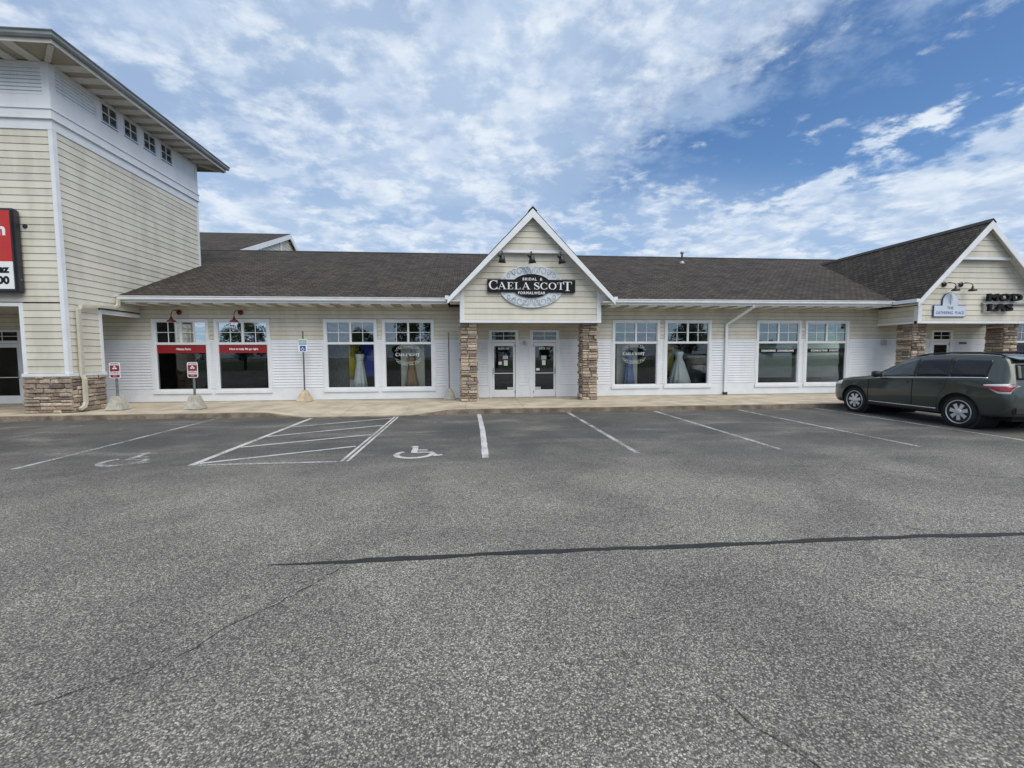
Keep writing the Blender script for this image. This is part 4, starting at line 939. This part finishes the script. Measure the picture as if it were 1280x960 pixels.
logo_decal(-2.40, 'white scrolled CAELA SCOTT window lettering over the gold gown'); logo_decal(6.42, 'white scrolled CAELA SCOTT window lettering over the blue gown')
def notice(x, z, w, h, label, mat='paper'):
    t = MB().box(x, x+w, YF+.024, YF+.0265, z, z+h).build('notice', mat); tag(t, label, 'notice'); return t
notice(1.20, 1.62, .20, .13, 'landscape sheet taped above the others on the left door', 'paper_grey'); notice(1.235, 1.37, .15, .20, 'portrait sheet taped under a landscape sheet on the left door', 'paper'); notice(1.03, 1.40, .13, .12, 'small square sheet beside the portrait sheet on the left door'); notice(1.37, .44, .22, .09, 'low white sticker at the foot of the left door glass', 'paper_grey')
notice(2.70, 1.60, .20, .15, 'landscape sheet taped above the others on the right door', 'paper_grey'); notice(2.73, 1.38, .14, .19, 'portrait sheet taped under a landscape sheet on the right door', 'paper'); notice(2.50, 1.17, .13, .09, 'small white card just above the push bar of the right door'); notice(2.46, .44, .22, .09, 'low white sticker at the foot of the right door glass', 'paper_grey')
for (x, s) in ((1.23, 'SUITE 100'), (2.82, 'SUITE 110')):
    o = obj('door_lettering', text_mesh(s, .10, x, 2.02, YF+.026, .001, bold=.003), 'sign_white'); tag(o, 'white %s lettering on the %s shop door glass' % (s, 'left' if x < 2 else 'right'), 'lettering')

# ================================================================== WINDOW DISPLAYS
pf = MB().box(-6.9, -1.6, YF+.24, YF+1.6, .121, .50).build('display_plinth', 'interior_floor'); tag(pf, 'low dark plinth behind the two windows left of the doors', 'plinth')
pf = MB().box(4.7, 10.1, YF+.24, YF+1.6, .121, .50).build('display_plinth', 'interior_floor'); tag(pf, 'low dark plinth behind the two windows right of the doors', 'plinth')
def drape(x0, x1, y, z0, z1, mat, label, folds=9, amp=.035):
    m = MB(); n = folds*6
    for k in range(n):
        f = lambda i: (x0+(x1-x0)*i/n, y+amp*math.sin(i*2*math.pi/6))
        (a, b), (c, d) = f(k), f(k+1); m.poly([(a, b, z0), (c, d, z0), (c, d, z1), (a, b, z1)])
    for (a, b) in ((x0, x0+.001),): pass
    o = m.build('curtain', mat, None, True); sm = o.modifiers.new('thick', 'SOLIDIFY'); sm.thickness = .012; tag(o, label, 'curtain'); return o
def panel(x0, x1, y, z0, z1, mat, label, cat='screen'): return tag(MB().box(x0, x1, y, y+.04, z0, z1).build('display_screen', mat), label, cat)
def dress_form(x, y, gown, label, zs, waist, hem, torso=True, flute=.15, nf=9):
    t = thing('mannequin', 'black dress form wearing the '+label, 'mannequin', (x, y, .5))
    MB().lathe([(.16, .501), (.16, .52), (.02, .54), (.02, zs-.45)], 18, (x, y, 0)).build('stand', 'mannequin_black', t, True)
    MB().lathe([(.05, zs-.46), (.13, zs-.40), (.115, zs-.30), (.15, zs-.12), (.165, zs-.05), (.12, zs+.0), (.05, zs+.03), (.045, zs+.12), (.05, zs+.14), (.01, zs+.16)], 20, (x, y, 0)).build('torso', 'mannequin_black', t, True)
    o = MB().lathe([(.158, zs-.14), (.172, zs-.20), (.128, zs-.36), (waist, zs-.46), (waist+(hem-waist)*.22, zs-.62), (waist+(hem-waist)*.6, zs-1.0), (hem*1.05, .515), (hem-.02, .512), (waist*.8, zs-.52)], 66, (x, y, 0), flute=flute, nf=nf).build('gown', gown, None, True)
    tag(o, label, 'gown')
panel(-5.75, -4.86, YF+1.0, .5, 2.4, 'grey_cloth', 'grey textured display screen behind the left bridal window'); panel(-4.84, -4.30, YF+1.0, .5, 2.4, 'cream_cloth', 'cream display screen behind the slim white gown'); drape(-4.80, -4.36, YF+.86, .9, 2.45, 'yellow_cloth', 'mustard yellow curtain hanging left of the slim white gown'); panel(-4.33, -3.86, YF+.86, .95, 2.45, 'blue_cloth', 'deep blue display screen right of the slim white gown')
dress_form(-4.30, YF+.50, 'gown_white', 'slim white gown in front of the yellow curtain', 1.98, .13, .25)
panel(-2.80, -1.88, YF+.85, .5, 2.5, 'cream_cloth', 'cream display screen behind the gold gown'); dress_form(-2.34, YF+.50, 'gown_gold', 'long gold gown under the scrolled lettering', 1.84, .13, .26)
panel(5.99, 6.88, YF+.85, .5, 2.5, 'cream_cloth', 'cream display screen behind the blue gown'); dress_form(6.40, YF+.50, 'gown_blue', 'long blue gown under the scrolled lettering', 1.95, .14, .22)
drape(8.0, 8.52, YF+1.0, .9, 2.45, 'yellow_cloth', 'mustard yellow curtain hanging behind the full white ball gown'); dress_form(8.58, YF+.62, 'gown_white', 'full white ball gown with a wide flared skirt', 2.02, .15, .46, flute=.09, nf=13)
panel(8.9, 9.05, YF+1.3, .5, 2.45, 'grey_cloth', 'narrow grey screen right of the ball gown'); panel(9.25, 9.95, YF+1.3, .55, 1.5, 'grey_cloth', 'low grey display board leaning right of the ball gown')
for x, nm in ((GLX[6], 'COACHING'), (GLX[7], 'CONSULTING')):
    tag(MB().box(x-.02, x+GW-.10, YF+.16, YF+.165, .80, 2.19).build('roller_shade', 'shade_cloth'), 'grey roller shade drawn down behind the %s window' % nm, 'shade')
    bpy.data.objects[-1] if False else None

# ================================================================== PARKED CAR
WB = 1.43; WR = .372
ST = [  # x, zb, ws, wm, zbelt, wb, zt, wt, zc
 (2.36, .40, .52, .62, .66, .60, .78, .50, .80), (2.31, .30, .70, .78, .78, .75, .88, .62, .91), (2.18, .26, .82, .87, .88, .83, .96, .70, 1.00), (1.95, .25, .88, .925, .94, .88, 1.02, .76, 1.065),
 (1.43, .25, .90, .955, .99, .91, 1.08, .79, 1.125), (1.10, .25, .905, .945, 1.03, .905, 1.12, .78, 1.165), (.88, .25, .905, .94, 1.06, .90, 1.19, .75, 1.215), (.50, .25, .905, .94, 1.09, .895, 1.40, .72, 1.43),
 (.10, .25, .905, .94, 1.11, .895, 1.62, .70, 1.645), (-.20, .25, .905, .94, 1.125, .895, 1.70, .695, 1.725), (-.75, .25, .905, .94, 1.15, .895, 1.73, .695, 1.765), (-1.43, .25, .905, .955, 1.18, .895, 1.725, .69, 1.765),
 (-1.85, .28, .90, .95, 1.195, .885, 1.705, .68, 1.745), (-2.14, .32, .88, .935, 1.19, .87, 1.665, .665, 1.71), (-2.24, .34, .86, .925, 1.14, .86, 1.44, .68, 1.50), (-2.34, .36, .83, .91, 1.05, .84, 1.18, .73, 1.22), (-2.41, .40, .76, .86, .92, .79, .98, .70, 1.0), (-2.44, .46, .62, .72, .74, .70, .80, .60, .81)]
def car_half(s):
    x, zb, ws, wm, zl, wb, zt, wt, zc = s; h = zl-zb
    return [(0, zb), (ws*.88, zb), (ws, zb+.05), (wm-.012, zb+.30*h), (wm, zb+.52*h), (wm-.006, zb+.74*h), (wb+.02, zl-.035), (wb, zl), (wt+.012, zt-.03), (wt-.05, zt+.35*(zc-zt)), (wt*.5, zc-.02), (0, zc)]
def make_car(paint, with_detail=True):
    root = bpy.data.objects.new('parked_car', None); C.objects.link(root)
    bm = bmesh.new(); rows = []
    for s in ST:
        h = car_half(s); L = [bm.verts.new((s[0], y, z)) for y, z in h]; Rr = [bm.verts.new((s[0], -y, z)) for y, z in h[1:-1]]
        rows.append(L+Rr[::-1])
    n = len(rows[0])
    for a, b in zip(rows, rows[1:]):
        for k in range(n): bm.faces.new((a[k], a[(k+1) % n], b[(k+1) % n], b[k]))
    bm.faces.new(rows[0]); bm.faces.new(rows[-1][::-1])
    bmesh.ops.recalc_face_normals(bm, faces=bm.faces)
    cl = bm.edges.layers.float.get('crease_edge') or bm.edges.layers.float.new('crease_edge')
    for r in range(len(rows)-1):
        for k in (7, n-7): 
            e = bm.edges.get((rows[r][k], rows[r+1][k])); 
            if e: e[cl] = .55
    me = bpy.data.meshes.new('body'); bm.to_mesh(me); bm.free()
    tmp = bpy.data.objects.new('body', me); C.objects.link(tmp)
    ss = tmp.modifiers.new('s', 'SUBSURF'); ss.levels = 3; ss.render_levels = 3
    dg = bpy.context.evaluated_depsgraph_get(); dg.update(); smooth = bpy.data.meshes.new_from_object(tmp.evaluated_get(dg))
    bvh = BVHTree.FromPolygons([v.co.copy() for v in smooth.vertices], [tuple(p.vertices) for p in smooth.polygons])
    cutters = []
    for cxx in (WB, -WB):
        c = bpy.data.objects.new('cut', MB().lathe([(WR+.075, -1.2), (WR+.075, 1.2)], 48, (cxx, 0, WR+.01), 'y').mesh('cut')); C.objects.link(c); cutters.append(c)
        b = tmp.modifiers.new('b', 'BOOLEAN'); b.operation = 'DIFFERENCE'; b.solver = 'EXACT'; b.object = c
    dg = bpy.context.evaluated_depsgraph_get(); dg.update(); bme = bpy.data.meshes.new_from_object(tmp.evaluated_get(dg))
    for c in cutters+[tmp]: bpy.data.objects.remove(c)
    bme.materials.clear(); bme.materials.append(M[paint])
    def part(name, me, mat, parent=None, smooth_=False):
        if isinstance(me, MB): me = me.mesh(name)
        o = bpy.data.objects.new(name, me); C.objects.link(o); o.parent = parent or root
        if not me.materials: me.materials.append(M[mat])
        if smooth_:
            for p in me.polygons: p.use_smooth = True
        return o
    body = part('body', bme, paint, None, True)
    body.data.set_sharp_from_angle(angle=rad(38))
    part('underbody', MB().box(-2.2, 2.15, -.52, .52, .24, .62), 'cavity')
    def hit(x, z, s, off=.006):
        h = bvh.ray_cast(Vector((x, s*3, z)), Vector((0, -s, 0)))
        return (h[0]+h[1]*(off if h[1].y*s > 0 else -off)) if h[0] else Vector((x, s*.6, z))
    def rows_interp(x, idx):
        for a, b in zip(ST, ST[1:]):
            if a[0] >= x >= b[0]: t = (a[0]-x)/(a[0]-b[0]); return a[idx]*(1-t)+b[idx]*t
        return ST[-1][idx]
    def sheet(name, xa, xb, zlo, zhi, s, mat, nx=14, nz=6, off=.007, parent=None):
        m = MB()
        for i in range(nx+1):
            x = xa+(xb-xa)*i/nx; lo, hi = zlo(x), zhi(x)
            for j in range(nz+1): m.v.append(tuple(hit(x, lo+(hi-lo)*j/nz, s, off)))
        for i in range(nx):
            for j in range(nz):
                k = i*(nz+1)+j; m.f.append((k, k+nz+1, k+nz+2, k+1))
        o = part(name, m, mat, parent, True); sm = o.modifiers.new('t', 'SOLIDIFY'); sm.thickness = .008; sm.offset = 0; return o
    zlow = lambda x: rows_interp(x, 4)+.022
    def zup(x):
        roof = rows_interp(x, 6)-.085
        return max(zlow(x)+.004, min(roof, 1.10+(.86-x)*.60))
    for s in (1, -1):
        sheet('window', .80, -.28, zlow, zup, s, 'car_glass_clear'); sheet('window', -.345, -1.12, zlow, zup, s, 'car_glass'); sheet('window', -1.165, -1.93, zlow, lambda x: zup(x)-max(0, (-1.80-x))*.12, s, 'car_glass')
        sheet('pillar_trim', -.281, -.344, zlow, zup, s, 'black_plastic', 3, 6); sheet('pillar_trim', -1.121, -1.164, zlow, zup, s, 'black_plastic', 3, 6)
        sheet('belt_moulding', .80, -1.97, lambda x: zlow(x)-.026, lambda x: zlow(x)-.004, s, 'chrome', 30, 1, .009)
        sheet('door_moulding', .93, -.93, lambda x: .385+.0*x, lambda x: .410, s, 'chrome', 20, 1, .012)
        for (xa, xb) in ((.965, .953), (-.305, -.317)): sheet('door_seam', xa, xb, lambda x: .36, lambda x: rows_interp(x, 4)-.02, s, 'cavity', 1, 14, .0035)
        m = MB(); P = [hit(-1.15-.0, 1.15, s, .0035)]
        pth = [(-1.135, 1.17), (-1.13, .98), (-1.06, .84), (-.96, .66), (-.93, .37)]
        L = []
        for (a, b), (c, d) in zip(pth, pth[1:]):
            for k in range(6): t = k/6; L.append((a+(c-a)*t, b+(d-b)*t))
        L.append(pth[-1]); mm = MB()
        for (a, b) in L: mm.v += [tuple(hit(a, b, s, .0035)), tuple(hit(a+.011, b, s, .0035))]
        for k in range(len(L)-1): mm.f.append((2*k, 2*k+1, 2*k+3, 2*k+2))
        part('door_seam', mm, 'cavity')
        sheet('sill_cladding', 1.0, -1.0, lambda x: .262, lambda x: .345, s, 'black_plastic', 12, 2, .01)
        for hx in (-.10, -.93):
            p = hit(hx, 1.02, s, .03); o = part('door_handle', MB().box(p.x-.10, p.x+.10, p.y-.012, p.y+.012, .995+(.0 if hx > -.5 else .03), 1.025+(.0 if hx > -.5 else .03)), paint); bevel_me(o.data, .009, 2)
        # mirror
        mi = MB().lathe([(.02, -.11), (.075, -.10), (.095, 0), (.085, .09), (.02, .11)], 14, (.62, s*1.02, 1.19), 'y'); o = part('mirror', mi, 'black_plastic', None, True)
        part('mirror_arm', MB().tube([(.66, s*.86, 1.13), (.63, s*.98, 1.17)], .03, 8), 'black_plastic', o)
        # tail lamp: clear edge round a red core, wrapped round the corner
        def wedge(name, f0, f1, mat, off):
            m = MB(); N, K = 14, 5; pts = []
            for i in range(N+1):
                t = i/N; x = -1.93-.455*t; lo, hi = f0(t), f1(t)
                for j in range(K+1):
                    z = lo+(hi-lo)*j/K; h = bvh.ray_cast(Vector((x, s*3, z)), Vector((0, -s, 0)))
                    pts.append(tuple(h[0]+Vector((-.002, s*off, 0))) if h[0] else (x, s*.8, z))
            m.v = pts
            for i in range(N):
                for j in range(K): k = i*(K+1)+j; m.f.append((k, k+K+1, k+K+2, k+1))
            o = part(name, m, mat, None, True); sm = o.modifiers.new('t', 'SOLIDIFY'); sm.thickness = .012; sm.offset = 0
        wedge('tail_lamp', lambda t: 1.04-.17*min(1, t*1.6), lambda t: 1.06+.035*t, 'lamp_clear', .008); wedge('tail_lamp', lambda t: 1.02-.10*min(1, t*1.6), lambda t: 1.028+.012*t, 'tail_red', .018)
        # head lamp
        hm = sheet('head_lamp', 2.27, 1.90, lambda x: .80+(2.27-x)*.10, lambda x: .88+(2.27-x)*.16, s, 'lamp_clear', 8, 4, .008)
        # rails
        rp = [(-.10, s*.62, 1.64), (-.20, s*.62, 1.70), (-.45, s*.615, 1.745), (-1.0, s*.61, 1.775), (-1.6, s*.605, 1.77), (-1.98, s*.60, 1.735), (-2.06, s*.60, 1.69)]
        part('roof_rail', MB().tube(rp, .022, 8), 'black_plastic', None, True)
        # wheel arch lips and wheels
        for wx_ in (WB, -WB):
            m = MB(); lip = []
            for q in range(-12, 193, 6):
                a = rad(q); lip.append((wx_+(WR+.078)*math.cos(a), WR+.01+(WR+.078)*math.sin(a)))
            for (a, b) in lip:
                for rr in (0, .03):
                    d = Vector((a-wx_, 0, b-WR-.01)).normalized(); p = hit(a+d.x*rr, max(.28, b+d.z*rr), s, .006); m.v.append(tuple(p))
            for k in range(len(lip)-1): m.f.append((2*k, 2*k+1, 2*k+3, 2*k+2))
            part('arch_lip', m, paint, None, True)
            yw = s*.80; oy = s*.115
            ty = MB().lathe([(.262, -.10), (.335, -.115), (.362, -.09), (WR, -.05), (WR, .05), (.362, .09), (.335, .115), (.262, .10)], 40, (wx_, yw, WR), 'y'); w = part('wheel', ty, 'rubber', None, True)
            part('rim', MB().lathe([(.263, s*.02), (.282, s*.112), (.270, s*.122), (.250, s*.06), (.243, s*.0)], 40, (wx_, yw, WR), 'y'), 'alloy', w, True)
            part('brake_disc', MB().lathe([(.242, s*-.02), (.242, s*.01), (.02, s*.012)], 24, (wx_, yw, WR), 'y'), 'cavity', w)
            sp = MB()
            for k in range(7):
                a = 2*math.pi*k/7+.2; d = Vector((math.cos(a), 0, math.sin(a))); nn = Vector((-d.z, 0, d.x)); c0 = Vector((wx_, yw, WR))
                A = c0+d*.05; B = c0+d*.258; y1, y2 = s*.105, s*.098
                for dy, tt in ((0, 0),):
                    q0 = [A-nn*.032+Vector((0, y1, 0)), A+nn*.032+Vector((0, y1, 0)), A+nn*.032+Vector((0, y1-s*.04, 0)), A-nn*.032+Vector((0, y1-s*.04, 0))]
                    q1 = [B-nn*.052+Vector((0, y2, 0)), B+nn*.052+Vector((0, y2, 0)), B+nn*.052+Vector((0, y2-s*.04, 0)), B-nn*.052+Vector((0, y2-s*.04, 0))]
                    sp.hexa(q0, q1)
            part('spokes', sp, 'alloy', w); part('hub_cap', MB().lathe([(.075, s*.07), (.07, s*.108), (.03, s*.115), (.005, s*.115)], 20, (wx_, yw, WR), 'y'), 'alloy', w, True)
            part('wheel_well', MB().lathe([(WR+.073, s*.30), (WR+.073, s*.86)], 30, (wx_, 0, WR+.01), 'y'), 'cavity')
    # front and rear glass, bumpers, plate
    def glass(name, x0, z0, x1, z1, w0, w1, mat, dirx):
        m = MB(); N, K = 12, 8
        for j in range(K+1):
            t = j/K; z = z0+(z1-z0)*t; w = w0+(w1-w0)*t
            for i in range(N+1):
                y = -w+2*w*i/N; h = bvh.ray_cast(Vector((dirx*4, y, z)), Vector((-dirx, 0, 0)))
                m.v.append(tuple(h[0]+Vector((dirx*.012, 0, .004))) if h[0] else (x0, y, z))
        for j in range(K):
            for i in range(N): k = j*(N+1)+i; m.f.append((k, k+1, k+N+2, k+N+1))
        o = part(name, m, mat, None, True); sm = o.modifiers.new('t', 'SOLIDIFY'); sm.thickness = .008; sm.offset = 0
    glass('windscreen', .8, 1.22, -.1, 1.60, .70, .58, 'car_glass_clear', 1); glass('rear_window', -2.3, 1.18, -2.1, 1.50, .66, .55, 'car_glass', -1)
    o = part('rear_bumper', MB().box(-2.455, -2.20, -.80, .80, .42, .60), 'black_plastic'); bevel_me(o.data, .03, 2)
    o = part('spoiler', MB().hexa([(-2.05, -.56, 1.66), (-2.27, -.55, 1.60), (-2.27, .55, 1.60), (-2.05, .56, 1.66)], [(-2.05, -.56, 1.69), (-2.29, -.55, 1.625), (-2.29, .55, 1.625), (-2.05, .56, 1.69)]), paint)
    part('rear_garnish', MB().box(-2.43, -2.37, -.40, .40, .93, .97), 'chrome')
    o = part('number_plate', MB().box(-2.44, -2.42, -.16, .16, .76, .91), 'paper')
    o = part('grille', MB().box(2.30, 2.372, -.42, .42, .62, .76), 'black_plastic')
    return root
car = make_car('car_green'); car.location = (11.5+.935, 10.83, 0.0); car.rotation_euler = (0, 0, rad(90))
tag(car, 'dark grey green sport utility car with black roof rails parked nose to the kerb', 'car')
def copy_tree(o, parent=None, swap=None):
    c = o.copy(); C.objects.link(c); c.parent = parent
    if swap and c.type == 'MESH' and c.data.materials and c.data.materials[0] == M['car_green']:
        c.data = c.data.copy(); c.data.materials[0] = M[swap]
    for ch in list(o.children): copy_tree(ch, c, swap)
    return c
# cars and trees across the lot, mirrored in the shop glass; far row added
c2 = copy_tree(car, None, 'car_white'); c2.location = (-19.5, -17, 0); c2.rotation_euler = (0, 0, rad(84)); c2['label'] = 'white sport utility car across the lot mirrored in the red banded window'
c3 = copy_tree(car, None, 'car_silver'); c3.location = (24.5, -13, 0); c3.rotation_euler = (0, 0, rad(178)); c3['label'] = 'silver sport utility car across the lot mirrored in the shaded window'
lawn = struct(MB().poly([(-160, -120, .006), (160, -120, .006), (160, -24.5, .006), (-160, -24.5, .006)]).build('lawn', 'lawn'))
def tree_mesh(h, w, n, seed):
    r = random.Random(seed); m = MB(); cl = []
    for k in range(26):
        a = r.uniform(0, 6.28); t = r.random()**.6; zz = h*(.32+.62*r.random()); rr = w*t*math.sqrt(max(.05, 1-((zz/h-.62)/.40)**2)); cl.append((rr*math.cos(a), rr*math.sin(a), zz, w*r.uniform(.22, .40)))
    for k in range(n):
        c = r.choice(cl); d = Vector((r.gauss(0, 1), r.gauss(0, 1), r.gauss(0, 1))).normalized()*c[3]*r.uniform(.5, 1.05); p = Vector(c[:3])+d
        u = Vector((r.gauss(0, 1), r.gauss(0, 1), r.gauss(0, 1))).normalized(); v = u.orthogonal().normalized(); s = r.uniform(.10, .20)
        m.poly([p-u*s, p+v*s*.5, p+u*s, p-v*s*.5])
    tr = MB(); tr.tube([(0, 0, -.05), (.05, .02, h*.3), (-.03, .05, h*.62), (0, 0, h*.85)], [.19, .14, .09, .03], 9)
    for k in range(7):
        a = r.uniform(0, 6.28); z0 = h*r.uniform(.28, .55); q = cl[k]; tr.tube([(0, 0, z0), (q[0]*.5, q[1]*.5, (z0+q[2])*.52), (q[0], q[1], q[2])], [.07, .05, .02], 6)
    return m.mesh('crown'), tr.mesh('trunk')
KINDS = [tree_mesh(8.2, 3.1, 5200, 1), tree_mesh(6.8, 2.6, 4200, 2)]
FAR = [(-62+i*8.3+R.uniform(-2, 2), -44+R.uniform(-3, 3), i % 2, R.uniform(.42, .55), 'leafy tree in the far row added behind the lawn to darken the window reflections') for i in range(16)]  # unseen trees added to darken the bright horizon reflected in the panes
for i, (x, y, k, s, lb) in enumerate([(-29, -25.5, 1, .95, 'leafy tree across the lot mirrored in the slogan window'), (-7.6, -26, 0, 1.0, 'tall leafy tree across the lot mirrored beside the gold gown'), (-14.6, -27, 1, .8, 'small leafy tree across the lot mirrored over the slim white gown'), (3.5, -27, 0, 1.0, 'leafy tree across the lot straight opposite the shop doors'), (31, -26, 1, 1.0, 'leafy tree across the lot mirrored over the ball gown')]+FAR):
    t = thing('leafy_tree', lb, 'tree', (0, 0, 0), 'far row of added trees' if 'far row' in lb else 'trees across the lot'); t.location = (x, y, 0)
    for nm, me, mt in (('crown', KINDS[k][0], 'leaf'), ('trunk', KINDS[k][1], 'bark')):
        o = bpy.data.objects.new(nm, me); C.objects.link(o); o.parent = t; o.scale = (s, s, s); o.rotation_euler = (0, 0, i*1.3)
        if not me.materials: me.materials.append(M[mt])
